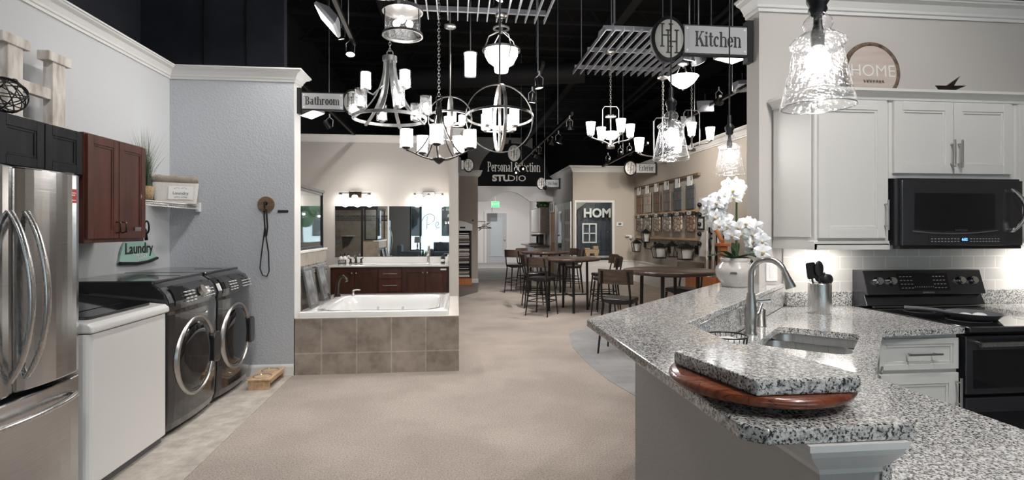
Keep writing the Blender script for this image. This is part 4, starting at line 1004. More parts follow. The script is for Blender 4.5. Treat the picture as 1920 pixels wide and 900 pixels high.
# doors on the side wall x = 3.17
def sdoor(n, y0, y1, m, zt=2.1):
    d = struct('door_%d' % n, bx(3.14, 3.17, y0, y1, 0, zt), m)
    struct('trim_door_%d' % n, bx(3.125, 3.17, y0-.09, y0, 0, zt+.1).box(3.125, 3.17, y1, y1+.09, 0, zt+.1).box(3.125, 3.17, y0, y1, zt, zt+.1), 'trim'); return d
d2 = sdoor(2, 17.75-1.0, 17.6, 'oak'); struct('door_handle', G().tube([(3.14,16.85,1.0), (3.07,16.85,1.0), (3.07,16.97,1.0)], .014, 6), 'nickel', d2)
t = thing('restroom_sign', 'white restroom sign with two figures above the oak door', 'sign', (3.11, 17.15, 2.0)); obj('plate', bx(-.012,.012,-.36,.36,-.02,.32), 'paper', t, bev=.01)
for yy in (-.14, .14): obj('figure', G().cyl((-.012, yy, .245), .03, .008, 12, (-1,0,0)).prism([(yy-.05,.04), (yy+.05,.04), (yy+.04,.22), (yy-.04,.22)], (-.02, -.012), 'x'), 'ink', t)
d3 = sdoor(3, 15.55, 16.35, 'white_paint'); struct('door_glass', bx(3.13, 3.139, 15.68, 16.22, .3, 1.98), glass('blue_glass', (.55,.66,.72), .1), d3)
struct('door_lever', G().tube([(3.13,15.65,1.0), (3.06,15.65,1.0), (3.06,15.8,1.0)], .014, 6), 'nickel', d3)
d4 = sdoor(4, 14.5, 15.25, 'white_paint')
for z0, z1 in ((.2,.62), (.7,1.1), (1.18,1.58), (1.66,2.0)):
    g = G(); 
    for y in (14.6, 14.83, 15.06): g.box(3.13, 3.141, y, y+.10, z0, z1)
    struct('door_panel', g, 'wall_white', d4)
# display room behind glass
struct('window_2', G().box(3.21, 3.26, 14.27, 14.3, .38, 2.23).box(4.27, 4.33, 14.27, 14.3, .38, 2.23).box(3.26, 4.27, 14.27, 14.3, 2.17, 2.23).box(3.26, 4.27, 14.27, 14.3, .38, .44), 'trim')
wp = struct('window_pane', bx(3.235, 4.30, 14.35, 14.36, .42, 2.19), 'glass', bpy.data.objects['window_2'])
t = thing('wall_panel', 'dark navy house-shaped display wall behind the glass', 'display panel', (4.1, 16.0, 0), world=True)
sid = brick('navy_siding', (.045,.055,.075), (.035,.045,.06), (.01,.012,.018), .16, 3, .008, 'xz', 0, .6)
obj('panel', G().prism([(3.70,0), (5.2,0), (5.2,2.6), (4.45,2.5), (3.52,1.86), (3.52,1.83), (3.70,1.83)], (15.96, 16.0), 'y'), sid, t)
obj('fascia', G().prism([(3.40,1.78), (4.45,2.52), (4.45,2.60), (3.34,1.80)], (15.9, 16.0), 'y'), 'ink', t)
t = thing('letters', 'large white block letters HOM on the navy display wall', 'lettering', (4.3, 15.84, 1.9)); obj('lettering', stand(sans('HOM', .37, .04, .012, 1.0), (-.03, 0.02, .02)), 'paper', t)
t = thing('window_frame', 'white four-pane window frame hung on the navy wall', 'window frame', (4.0, 15.93, 1.0), world=True)
g = fr(G(), 3.82, 4.27, 15.90, 15.94, 1.02, 1.62, .04).box(4.03, 4.06, 15.90, 15.94, 1.05, 1.59).box(3.85, 4.24, 15.90, 15.94, 1.30, 1.33); obj('frame', g, 'paper', t)
t = thing('console_table', 'dark console table under the white window frame', 'table', (4.1, 15.5, 0), world=True); obj('tabletop', bx(3.72, 4.95, 15.3, 15.7, .60, .64), 'wood_weather', t)
for x in (3.76, 4.85):
    for y in (15.34, 15.64): obj('leg', bx(x-.03, x+.03, y-.03, y+.03, 0, .6), 'black', t)
t = thing('toy_truck', 'light wooden toy truck on the dark console table', 'toy', (4.0, 15.5, .64)); obj('body', bx(-.2,.22,-.07,.07,.08,.2).box(.05,.2,-.07,.07,.2,.3).box(-.2,-.05,-.07,.07,.2,.24), 'wood_tan', t, bev=.015)
for x in (-.13, .13):
    for y in (-.08, .08): obj('wheel', G().cyl((x, y-.01, .06), .06, .02, 16, (0,1,0)), 'wood_tan', t)
g = G()
for i in range(5): g.box(3.4, 3.5, 14.7, 14.72, .5+i*.3, .7+i*.3)
struct('wall_display_mural', bx(3.31, 3.7, 16.18, 16.2, 1.1, 1.5), mat('mural_blue', (.25,.4,.48), .7))
light('AREA', (4.1, 15.0, 2.55), 10, (1,.97,.9), aim=(4.1,15.3,0), size=.6, name='display_light')
# thermostat and phone on the beige wall
t = thing('thermostat', 'white thermostat on the beige wall right of the display window', 'thermostat', (4.48, 14.3, 1.52)); obj('case', bx(-.09,.09,-.03,0,0,.11), 'paper', t, bev=.006); obj('screen', bx(-.04,.04,-.032,-.03,.035,.085), 'grey_ink', t)
t = thing('wall_fitting', 'small pale fitting with a hanging cord below the thermostat', 'fitting', (4.72, 14.25, 1.2)); obj('fitting_body', G().tube([(-.1,-.05,.06), (0,-.02,.06), (.06,-.02,.05)], .03, 8).sphere((.06,-.03,.02), .055, 10, 8), 'paper', t); obj('cord', G().tube([(.0,-.02,.0), (.02,-.02,-.2), (.06,-.02,-.4)], .008, 5), 'paper', t)
# siding / stone sample board on the right wall
t = thing('display_rail', 'long wooden rail carrying the siding samples on the right wall', 'rail', (4.88, 12.2, 2.5), world=True)
for z in (2.52, 1.78): obj('rail', bx(4.85, 4.91, 10.3, 14.15, z, z+.055), 'wood_plaque' if z > 2 else 'wood_tan', t)
sc = [((.22,.13,.09),), ((.42,.36,.3),), ((.16,.12,.09),), ((.23,.2,.17),), ((.12,.13,.14),), ((.10,.105,.115),)]
names = ['reddish-brown', 'pale taupe', 'dark brown', 'grey-brown', 'slate grey', 'charcoal grey']; st = [((.5,.46,.42),(.32,.25,.2),(.14,.12,.11)), ((.4,.34,.3),(.22,.2,.19),(.5,.45,.38)), ((.55,.48,.38),(.46,.38,.28),(.3,.25,.2)), ((.52,.48,.42),(.42,.37,.3),(.6,.56,.5)), ((.36,.28,.22),(.6,.52,.43),(.48,.38,.3)), ((.28,.18,.13),(.36,.24,.17),(.2,.15,.12))]
stn = ['mixed grey', 'dark mixed', 'tan', 'cream', 'striped ledge', 'brown ledge']
random.seed(2)
for i in range(6):
    y1 = 13.93-i*.62; y0 = y1-.40; c = sc[i][0]
    t = thing('siding_sample', '%s shingle siding sample hanging above the stone panels' % names[i], 'siding sample', (4.86, (y0+y1)/2, 1.85), world=True)
    m = brick('siding_'+str(i), c, tuple(q*.85 for q in c), tuple(q*.3 for q in c), .22, .21, .006, 'yz', .5, .7)
    obj('board', bx(4.83, 4.85, y0, y1, 1.86, 2.36), m, t); obj('price_card', bx(4.822, 4.83, y0+.08, y1-.08, 2.34, 2.54), 'paper', t); obj('hook', G().tube([(4.82,y0+.1,2.56), (4.82,y0+.1,2.44)], .012, 5), 'iron', t)
    if i % 2 == 0 or i == 1: obj('dot_sticker', G().cyl((4.83, y0+.12, 2.15), .025, .004, 12, (-1,0,0)), 'red', t)
    t = thing('stone_sample', '%s stone veneer panel under the %s siding' % (stn[i], names[i]), 'stone sample', (4.86, (y0+y1)/2, 1.25), world=True)
    obj('stone_panel', bx(4.82, 4.86, y0, y1, 1.38, 1.72), stone('stone_'+str(i), *st[i]), t, bev=.008)
    hb = obj('header_strip', bx(4.815, 4.85, y0-.02, y1+.02, 1.73, 1.80), 'ink', t); obj('lettering', xf(sans('LCD', .09, .002, .003, 1.2), Matrix.Translation((4.812, (y0+y1)/2, 1.765)) @ Matrix(((0,0,1,0),(-1,0,0,0),(0,1,0,0),(0,0,0,1)))), 'paper', hb)
solo('wall_ledge', bx(4.83, 4.91, 10.2, 14.1, 1.20, 1.245), 'wood_tan', 'long light wood ledge between stone samples and lanterns', 'ledge')
# coach lanterns
def lantern(y, z, w, h, label, style, up=False):
    t = thing('wall_lantern', label, 'lantern', (4.91, y, z), rad(0), 'outdoor wall lanterns')
    obj('back_plate', G().rbox(-.03, 0, -.05, .05, .12 if not up else -.02, .30 if not up else .14, .03, axis='z'), 'iron', t)
    X = -.20; Y = .14
    if up: obj('arm', G().tube([(-.02,0,.06), (-.1,.05,-.04), (X,Y,-.02), (X,Y,.1)], .012, 6), 'iron', t); b = .12
    else: obj('arm', G().tube([(-.02,0,.22), (-.09,.06,.32), (X,Y,.36), (X,Y,h+.04)], .012, 6), 'iron', t); b = 0
    g = G()
    for sx in (-1,1):
        for sy in (-1,1): g.tube([(X+sx*w*.36,Y+sy*w*.36,b+.02), (X+sx*w*.5,Y+sy*w*.5,b+h*.72)], .008, 5)
    g.box(X-w*.4, X+w*.4, Y-w*.4, Y+w*.4, b, b+.02)
    obj('cage', g, 'iron', t)
    obj('roof', G().lathe([(w*.8,b+h*.70), (w*.72,b+h*.75), (w*.3,b+h*.92), (.02,b+h)], (X,Y,0), 4 if style else 12, Matrix.Rotation(rad(45),4,'Z'), True), 'iron', t)
    if style < 2: obj('glass_body', G().lathe([(w*.42,b+.03), (w*.55,b+h*.68)], (X,Y,0), 4, Matrix.Rotation(rad(45),4,'Z')), mat('lantern_glass_'+label[:5], (.5,.49,.46), .3), t)
lantern(13.45, .84, .20, .33, 'small black lantern at the far left of the row', 1); lantern(12.75, .98, .18, .34, 'slim upright lantern mounted higher than its neighbours', 0, True)
lantern(11.85, .76, .30, .36, 'wide frosted-glass black lantern in the middle of the row', 1); lantern(11.15, .82, .24, .34, 'open wire lantern with curled arms right of the middle', 2); lantern(10.45, .80, .30, .34, 'tall square frosted lantern at the right of the row', 1)
# stair part display
t = thing('stair_display', 'stair railing display with newel post and dark balusters', 'stair parts display', (4.3, 9.0, 0), world=True)
obj('display_board', bx(4.78, 4.82, 9.35, 10.1, .9, 2.05), 'canvas', t)
obj('newel_post', bx(4.30, 4.42, 8.3, 8.42, 0, 1.15).box(4.27, 4.45, 8.27, 8.45, 1.15, 1.2), 'wood_orange', t, bev=.01)
obj('hand_rail', G().tube([(4.36,8.36,1.22), (4.55,9.0,1.45), (4.70,9.5,1.62)], .035, 8), 'wood_orange', t); obj('low_cabinet', bx(4.25, 4.75, 8.5, 9.55, 0, .62), 'wood_orange', t)
for k, y in enumerate((8.6, 8.78, 8.96, 9.14, 9.32, 9.5)): obj('baluster', G().lathe([(.012,.62), (.012,.85), (.03,.92), (.012,1.0), (.03,1.1), (.012,1.2), (.012,1.40)], (4.5+.03*k,y,0), 8, caps=True), ['iron','canvas'][k % 2], t)
for k in range(5): obj('knob', G().sphere((4.74, 10.0, 1.15+k*.19), .045, 10, 8), 'iron', t)
for k in range(4): obj('pull_handle', G().tube([(4.78,9.55,1.1+k*.24), (4.72,9.55,1.13+k*.24), (4.72,9.55,1.24+k*.24), (4.78,9.55,1.27+k*.24)], .016, 6), 'iron', t)
t = thing('brochure_pile', 'loose pile of pale brochures on the orange wood display', 'papers', (4.4, 8.75, .62)); random.seed(4)
for k in range(7): obj('brochure', bx(-.12,.12,-.09,.09,.012*k,.012*k+.008, Matrix.Rotation(random.uniform(-.6,.6),4,'Z')), random.choice(['paper','mint','pillow_b']), t)
t = thing('framed_notice', 'small black-framed notice beside the dark knobs board', 'notice', (4.77, 10.0, 1.42)); obj('frame', fr(G(), -.012, .012, -.14, .14, 0, .26, .03), 'black', t); obj('notice_sheet', bx(-.004, .01, -.12, .12, .02, .24), 'paper', t)
solo('wall_picture', bx(4.89, 4.91, 7.85, 8.25, 1.72, 1.84).box(4.885, 4.89, 7.88, 8.22, 1.74, 1.82), 'pillow_b', 'small dark framed picture on the right wall behind the orchid', 'picture')
struct('door_5', bx(4.88, 4.91, 6.2, 7.35, 0, 2.35), 'wall_grey'); struct('trim_door_5', bx(4.86, 4.91, 7.35, 7.47, 0, 2.47).box(4.86, 4.91, 6.2, 7.35, 2.35, 2.47), 'wall_grey')

# tables and stools
def make_table(label, loc, rz, D=.56, z=.93):
    t = thing('round_table', label, 'table', loc, rz, 'round bar-height tables')
    obj('tabletop', G().lathe([(.001,z-.045), (D-.012,z-.045), (D,z-.03), (D,z-.008), (D-.01,z), (.001,z)], n=56, caps=False), 'table_wood', t)
    for sx in (-1, 1):
        for sy in (-1, 1): obj('leg', G().tube([(sx*.24,sy*.24,z-.045), (sx*.25,sy*.25,0)], .022, 10), 'dark_metal', t)
    g = G()
    for a, b in (((-1,-1),(1,1)), ((-1,1),(1,-1))): g.tube([(a[0]*.245,a[1]*.245,.28), (b[0]*.245,b[1]*.245,.28)], .012, 8)
    obj('stretcher', g, 'dark_metal', t); obj('under_frame', G().ring((0,0,z-.06), .30, .014, 32, 6), 'dark_metal', t)
    return t
tb = make_table('round dark wood table nearest the granite bar', (2.62, 6.35, 0), rad(10))
dup(tb, (1.97, 9.25, 0), rad(48), 'round dark wood table in the middle, behind the nearest one')
dup(tb, (2.02, 12.0, 0), rad(20), 'round dark wood table farthest back, near the hall')
def make_stool():
    t = thing('bar_stool', 'x', 'stool', (0,0,0), 0, 'dark wood and metal bar stools')
    obj('seat', G().rbox(-.19, .19, -.185, .185, .585, .635, .07, n=6), 'leather', t, bev=.014, seg=3)
    obj('seat_frame', G().ring((0,0,.58), .155, .012, 24, 6), 'dark_metal', t)
    for sx in (-1, 1):
        obj('leg', G().tube([(sx*.155,.15,.58), (sx*.20,.20,0)], [.016,.011], 8), 'dark_metal', t)
        obj('leg', G().tube([(sx*.155,-.15,.58), (sx*.20,-.21,0)], [.016,.011], 8), 'dark_metal', t)
        obj('back_upright', G().tube([(sx*.155,-.16,.58), (sx*.165,-.185,.66), (sx*.16,-.215,.80), (sx*.15,-.245,.955)], .013, 8), 'dark_metal', t)
    g = G(); 
    for z, k in ((.24,.187), (.32,.18)): g.tube([(-k,k,z), (k,k,z), (k,-k-.005,z), (-k,-k-.005,z)], .008, 6, closed=True)
    obj('footrest', g, 'dark_metal', t)
    loops = []
    for i in range(13):
        a = rad(-34+68*i/12); R = .36; x = R*sin(a); yb = -.235+ (R-R*cos(a))*.9
        loops.append([(x, yb-.008, .805), (x, yb+.008, .805), (x*1.0, yb-.022+.008, .975), (x, yb-.022-.008, .975)])
    obj('backrest', G().loft(loops, smooth=False), 'stool_wood', t, bev=.004)
    return t
proto = make_stool()
# x, y, facing (deg, direction the sitter faces, 90 = +y)
ST = [(1.36,12.05,62,'bar stool at the left side of the farthest table'), (1.72,12.72,-50,'bar stool behind the farthest table, left of its centre'), (2.66,12.55,200,'bar stool at the right rear of the farthest table'), (2.62,11.75,165,'bar stool at the right front of the farthest table'),
      (1.44,9.75,10-10,'bar stool behind the front-left stool of the middle table'), (1.43,8.82,55,'bar stool at the front left of the middle table'), (2.50,8.72,150,'bar stool at the front right of the middle table'), (2.66,9.45,185,'bar stool at the right rear of the middle table'),
      (1.90,6.05,58,'bar stool nearest the granite bar, its back towards the camera'), (3.06,6.95,215,'bar stool behind the nearest table, facing it')]
for i, (x, y, f, lb) in enumerate(ST):
    if i == 0: proto.location = (x, y, 0); proto.rotation_euler = (0,0,rad(f-90)); proto['label'] = lb
    else: dup(proto, (x, y, 0), rad(f-90), lb)
# ================================================================== OVERHEAD
CS, SN = cos(rad(6)), sin(rad(6))
def at(x, y, d):
    u = (x-960)/1000; return Vector(((u*CS+SN)*d, (CS-u*SN)*d, H+(431-y)/1000*d))
def chain(g, p0, p1, link=.04, r=.0028):
    p0 = Vector(p0); p1 = Vector(p1); n = max(2, int((p1-p0).length/(link*.72)))
    for i in range(n):
        c = p0.lerp(p1, (i+.5)/n); a = i % 2*PI/2; pts = [c+Vector((cos(a)*.28*link*cos(t), sin(a)*.28*link*cos(t), .5*link*sin(t))) for t in [2*PI*k/8 for k in range(8)]]
        g.tube(pts, r, 4, True)
    return g
CEIL = 5.69
# slatted display grids
GZ = 3.72
def grid(x0, x1, y0, y1, z, label, step=.105):
    t = thing('lighting_grid', label, 'ceiling grid', ((x0+x1)/2, (y0+y1)/2, z), world=True)
    n = int((x1-x0)/step)
    for i in range(n+1):
        x = x0+(x1-x0)*i/n; obj('slat', bx(x-.006, x+.006, y0, y1, z, z+.045), 'alu', t)
    for y in (y0+.12, (y0+y1)/2, y1-.12): obj('cross_bar', bx(x0, x1, y-.018, y+.018, z+.05, z+.10), 'alu', t)
    for x in (x0+.1, x1-.1):
        for y in (y0+.12, y1-.12): obj('hanging_rod', G().tube([(x,y,z+.1), (x,y,CEIL)], .006, 6), 'alu', t)
    return t
grid(-.62, .98, 4.2, 5.9, GZ, 'slatted metal display grid over the middle chandeliers')
grid(1.72, 3.15, 6.0, 7.75, GZ, 'slatted metal display grid over the right chandeliers, behind the kitchen sign')
_q = [at(1152,-20,6.6), at(1152,42,6.6), at(1146,52,6.6), at(1130,54,6.6), at(1124,60,6.6), at(1122,76,6.6)]
solo('conduit', G().tube([_q[0]+Vector((0,0,.6))]+_q, .014, 8), 'alu', 'bent metal conduit coming down to the left of the right slatted grid', 'pipe')

def canopy(g, p, r=.065): g.lathe([(.001,.0), (r*.3,-.03), (r,-.012), (r,.0), (r,.012), (.001,.012)], tuple(p), 20); return g
def stemmed(t, top, m, kind='rod', z0=0, r=.006):
    g = G()
    if kind == 'rod': g.tube([(0,0,z0), (0,0,top)], r, 8)
    elif kind == 'chain': chain(g, (0,0,z0), (0,0,top))
    else: g.tube([(0,0,z0), (0,0,top)], .0035, 6)
    obj({'rod':'rod','chain':'chain','cord':'cord'}[kind], g, m, t)
    g = G(); canopy(g, (0,0,top)); obj('canopy', g, m, t)
def candle_shade(t, p, r, h, m_holder, frosted=True, taper=0, clear=True):
    x, y, z = p
    h_ = obj('shade_holder', G().lathe([(.001,-.02), (.018,-.018), (r*.75,-.004), (r*.75,.004), (.001,.004)], p, 14), m_holder, t)
    if frosted: obj('lamp_shade', G().lathe([(r*(1-taper)*.93,.006), (r*.93,h-.004), (r*.8,h-.008), (.001,h-.02)], p, 18), 'shade_lit', h_)
    else: obj('bulb', G().sphere((x,y,z+h*.42), r*.5, 12, 8, (1,1,1.4)).cyl((x,y,z), .012, h*.25, 8), 'bulb_small', h_)
    if clear: obj('glass_cylinder', G().lathe([(r*1.12,0), (r*1.12,h), (r*1.06,h), (r*1.06,0)], p, 20), 'glass_seed' if not frosted else 'glass', h_)

# 1 wagon-wheel chandelier with nine lights
p = at(731, 222, 5.25); t = thing('chandelier', 'large brushed wheel chandelier with glass cylinders, left of the group', 'chandelier', p)
R = .355
obj('wheel_ring', G().band((0,0,0), R, .03, .012, 56), 'wheel_metal', t)
for i in range(6):
    a = rad(60*i+20); c_, s_ = cos(a), sin(a)
    q = bez((R*c_,R*s_,-.03), (R*.42*c_,R*.42*s_,.12), (.06*c_,.06*s_,.30), (.05*c_,.05*s_,.58), 12)
    g = G(); loops = []
    for k, v in enumerate(q):
        d = (q[min(k+1,12)]-q[max(k-1,0)]).normalized(); sd = Vector((-s_,c_,0)); nn = d.cross(sd)
        loops.append([v+sd*a1*.016+nn*a2*.006 for a1, a2 in ((-1,-1),(1,-1),(1,1),(-1,1))])
    g.loft(loops, smooth=False); obj('arm', g, 'wheel_metal', t)
for i in range(6):
    a = rad(60*i+50); candle_shade(t, ((R+.005)*cos(a), (R+.005)*sin(a), .045), .05, .165, 'wheel_metal', False)
for i in range(3):
    a = rad(120*i+75); x, y = .23*cos(a), .23*sin(a); obj('upper_arm', G().tube([(.06*cos(a),.06*sin(a),.33), (x*.7,y*.7,.22), (x,y,.25)], .008, 6), 'wheel_metal', t); candle_shade(t, (x,y,.27), .05, .16, 'wheel_metal', True)
obj('hub', G().cyl((0,0,.56), .07, .05, 12).ring((0,0,.64), .03, .006, 16, 6, (0,1,0)).cyl((0,-.055,.50), .01, .01, 8, (0,-1,0)), 'wheel_metal', t)
stemmed(t, GZ-p.z-.01, 'wheel_metal', 'chain', .66)
# 2 drum fixture
p = at(755, 40, 5.0); t = thing('drum_light', 'glass drum ceiling light with metal hoops, above the wheel chandelier', 'ceiling light', p)
obj('hoop', G().band((0,0,.10), .182, .035, .014, 40), 'nickel', t); obj('hoop', G().band((0,0,-.13), .182, .022, .014, 40), 'nickel', t)
obj('glass_drum', G().lathe([(.165,-.125), (.165,.09)], n=36), 'glass_seed', t)
g = G(); 
for k in range(3): a = rad(120*k+30); g.sphere((.07*cos(a), .07*sin(a), -.01), .034, 10, 8)
obj('bulb', g, 'bulb_small', t); obj('top_plate', G().cyl((0,0,.10), .175, .01, 36), 'nickel', t)
for k in range(3): a = rad(120*k+90); obj('post', G().cyl((.178*cos(a),.178*sin(a),-.13), .005, .24, 6), 'dark_metal', t)
stemmed(t, GZ-p.z-.0 if GZ-p.z > .15 else .25, 'nickel', 'rod', .1)
# 3 slim cylinder pendant
p = at(882, 121, 6.0); t = thing('pendant_light', 'slim lit cylinder pendant between the orb and the wheel', 'pendant', p)
obj('lamp_shade', G().lathe([(.001,-.125), (.062,-.12), (.065,.115), (.001,.12)], n=20), 'shade_lit', t); obj('glass_cylinder', G().lathe([(.078,-.13), (.078,.13)], n=24), 'glass', t)
obj('cap', G().cyl((0,0,.12), .08, .012, 24), 'nickel', t); stemmed(t, 1.3, 'nickel', 'rod', .13, .007)
# 4 bowl pendant in cage
p = at(940, 108, 5.7); t = thing('bowl_pendant', 'caged glowing bowl pendant above the large orb', 'pendant', p)
obj('lamp_shade', G().lathe([(.001,-.15), (.07,-.155), (.08,-.09), (.14,-.045), (.175,.02), (.178,.07), (.001,.06)], n=32), 'shade_lit', t)
obj('hoop', G().band((0,0,.075), .2, .022, .01, 40), 'nickel', t)
for k in range(4):
    a = rad(90*k+25); obj('cage_arm', G().tube([(.04*cos(a),.04*sin(a),-.12), (.15*cos(a),.15*sin(a),-.05), (.20*cos(a),.20*sin(a),.08), (.15*cos(a),.15*sin(a),.20), (.02*cos(a),.02*sin(a),.28)], .007, 6), 'nickel', t)
obj('top_ring', G().band((0,0,.31), .08, .015, .02, 24).cyl((0,0,.26), .02, .08, 10), 'nickel', t); stemmed(t, GZ-p.z-.01, 'nickel', 'chain', .33)
# 5, 6 orb chandeliers
def orb(p, R, label, nsh, top, rot):
    t = thing('orb_chandelier', label, 'chandelier', p)
    obj('vertical_hoop', G().band((0,0,0), R, .016, .009, 56, (sin(rot)*.12,-1,0)), 'nickel', t)
    obj('vertical_hoop', G().band((0,0,0), R*.985, .03, .009, 56, (1,.09,0)), 'nickel', t)
    obj('horizontal_hoop', G().band((0,0,0.01), R*.99, .022, .009, 56, (0,.10,1)), 'nickel', t)
    obj('centre_post', G().cyl((0,0,-R), .012, 2*R, 10).cyl((0,0,-R*.42), .03, .06, 14), 'nickel', t)
    for i in range(nsh):
        a = rad(360/nsh*i+rot*30+15); r = R*.55; x, y = r*cos(a), r*sin(a)
        obj('arm', G().tube([(0,0,-R*.36), (x*.6,y*.6,-R*.36), (x,y,-R*.32)], .008, 6), 'nickel', t); candle_shade(t, (x,y,-R*.28), R*.15, R*.48, 'nickel', True, clear=False)
    stemmed(t, top, 'nickel', 'rod', R, .009)
    if top+p.z < GZ-.05: obj('mount_rod', G().tube([(0,0,top), (0,0,GZ-p.z+.07)], .008, 6), 'nickel', t)
    light('POINT', (0,0,-.05), 25, (1,.97,.93), size=.2, parent=t, name='bulb_light')
    return t
orb(at(844, 222, 5.75), .235, 'smaller nickel orb chandelier with a straight rod', 4, at(844,50,5.75).z-at(844,222,5.75).z, 0)
orb(at(937, 222, 5.0), .317, 'large nickel orb chandelier with drum shades', 4, GZ-at(937,222,5.0).z, 1)
# 7 bronze five-light
p = at(823, 300, 4.9); t = thing('chandelier', 'dark five-light chandelier hanging lowest, under the small orb', 'chandelier', p)
obj('hub', G().lathe([(.001,-.04), (.02,-.03), (.055,.0), (.06,.012), (.02,.03), (.012,.05)], n=16, caps=True), 'dark_metal', t)
obj('column', G().lathe([(.02,.33), (.024,.52), (.012,.54)], n=10, caps=True), 'dark_metal', t)
for i in range(5):
    a = rad(72*i-92); c_, s_ = cos(a), sin(a); r = .30
    obj('arm', G().tube(bez((.03*c_,.03*s_,.005), (.16*c_,.16*s_,.0), (.24*c_,.24*s_,.07), (r*c_,r*s_,.075), 8), .007, 6), 'dark_metal', t)
    obj('strap', G().tube(bez((.018*c_,.018*s_,.5), (.03*c_,.03*s_,.3), (.12*c_,.12*s_,.12), (.22*c_,.22*s_,.045), 8), .007, 6), 'dark_metal', t)
    candle_shade(t, (r*c_, r*s_, .10), .052, .165, 'dark_metal', True)
obj('loop', G().ring((0,0,.565), .028, .005, 16, 6, (0,1,0)), 'dark_metal', t); stemmed(t, GZ-p.z-.01, 'nickel', 'chain', .59)
light('POINT', (0,0,.25), 22, (1,.97,.93), size=.2, parent=t, name='bulb_light')
# 8, 9 nickel chandeliers on the right
def nickel5(p, label, n, rot, top, r=.22, sk=None):
    t = thing('chandelier', label, 'chandelier', p)
    obj('hub', G().lathe([(.001,-.05), (.05,-.045), (.055,-.01), (.02,.01), (.016,.06)], n=16, caps=True), 'nickel', t)
    obj('column', G().cyl((0,0,.0), .009, .52, 8), 'nickel', t)
    obj('cross_piece', G().tube([(-.11,0,0.02), (-.11,0,.46), (-.08,0,.50), (.08,0,.50), (.11,0,.46), (.11,0,.02)], .007, 6), 'nickel', t)
    for i in range(n):
        a = rad(360/n*i+rot); c_, s_ = cos(a), sin(a)
        obj('arm', G().tube(bez((.02*c_,.02*s_,.0), (.08*c_,.08*s_,.06), (.2*c_,.2*s_,.05), ((r+.06)*c_,(r+.06)*s_,.09), 8), .009, 6), 'nickel', t)
        q = (( r+.06)*c_, (r+.06)*s_, .115); h_ = obj('shade_holder', G().cyl((q[0],q[1],q[2]-.02), .028, .03, 12), 'nickel', t)
        obj('lamp_shade', G().lathe([(.001,.0), (.042,.005), (.062,.165), (.055,.165), (.001,.14)], q, 18), 'shade_lit', h_)
    stemmed(t, top, 'nickel', 'chain', .52); return t
p = at(1145, 272, 6.9); t = nickel5(p, 'nickel chandelier with frosted shades under the slatted grid, furthest left of its kind', 4, 10, GZ-p.z-.0)
obj('centre_bowl', G().lathe([(.001,.06), (.06,.08), (.12,.16), (.11,.165), (.001,.15)], n=24), 'shade_lit', t); obj('upper_hub', G().cyl((0,0,.36), .07, .02, 20), 'nickel', t)
light('POINT', (0,0,.35), 20, (1,.96,.9), size=.2, parent=t, name='bulb_light')
p = at(1243, 300, 6.35); t = nickel5(p, 'nickel chandelier mostly behind the middle clear pendant', 3, 150, at(1243,145,6.35).z-p.z, .22); obj('mount_rod', G().tube([(0,0,at(1243,145,6.35).z-p.z), (0,0,GZ-p.z+.06)], .006, 6), 'nickel', t)
p = at(1297, 277, 7.1); nickel5(p, 'nickel chandelier just right of the middle clear pendant', 3, 5, GZ-p.z, .21)
# 10 semi-flush bowl
p = at(1281, 150, 6.2); t = thing('bowl_light', 'semi-flush white glass bowl light under the right grid', 'ceiling light', p)
obj('lamp_shade', G().lathe([(.001,-.10), (.05,-.09), (.12,-.04), (.175,.035), (.165,.035), (.001,-.02)], n=32), 'shade_lit', t)
for k in range(3): a = rad(120*k+30); obj('strap', G().tube([(.16*cos(a),.16*sin(a),.03), (.07*cos(a),.07*sin(a),.09), (.04*cos(a),.04*sin(a),.15)], .007, 6), 'nickel', t)
obj('finial', G().sphere((0,0,-.11), .014, 8, 6), 'nickel', t); stemmed(t, .19, 'nickel', 'rod', .14)
obj('mount_rod', G().tube([(0,0,.19), (0,0,GZ-p.z+.06)], .006, 6), 'nickel', t)
# round spots near the grid
for k, (x, y, s_, lb) in enumerate(((1293,111,.06,'small round spotlight left of the angled one'), (1310,115,.075,'angled round spotlight under the kitchen sign'), (1231,-6,.09,'round downlight at the top edge above the kitchen sign'), (598,-4,.06,'pale ceiling lamp at the top edge, right of the drum light'))):
    if k == 3: x, y = 716, -3
    p = at(x, y, 5.6); t = thing('round_spot', lb, 'spotlight', p)
    mt = Matrix.Rotation(rad([10,-35,5,0][k]), 4, 'Y') @ Matrix.Rotation(rad(20), 4, 'X')
    obj('housing', G().lathe([(s_*.5,.12), (s_*.6,.05), (s_*1.05,.0), (s_*1.05,-.01)], n=20, mt=mt, caps=True), 'alu', t); obj('lamp_face', G().lathe([(.001,-.012), (s_,-.012)], n=20, mt=mt), 'lamp_face', t)
    obj('rod', G().tube([(0,0,.08), (0,0,.9)], .008, 6), 'alu', t)

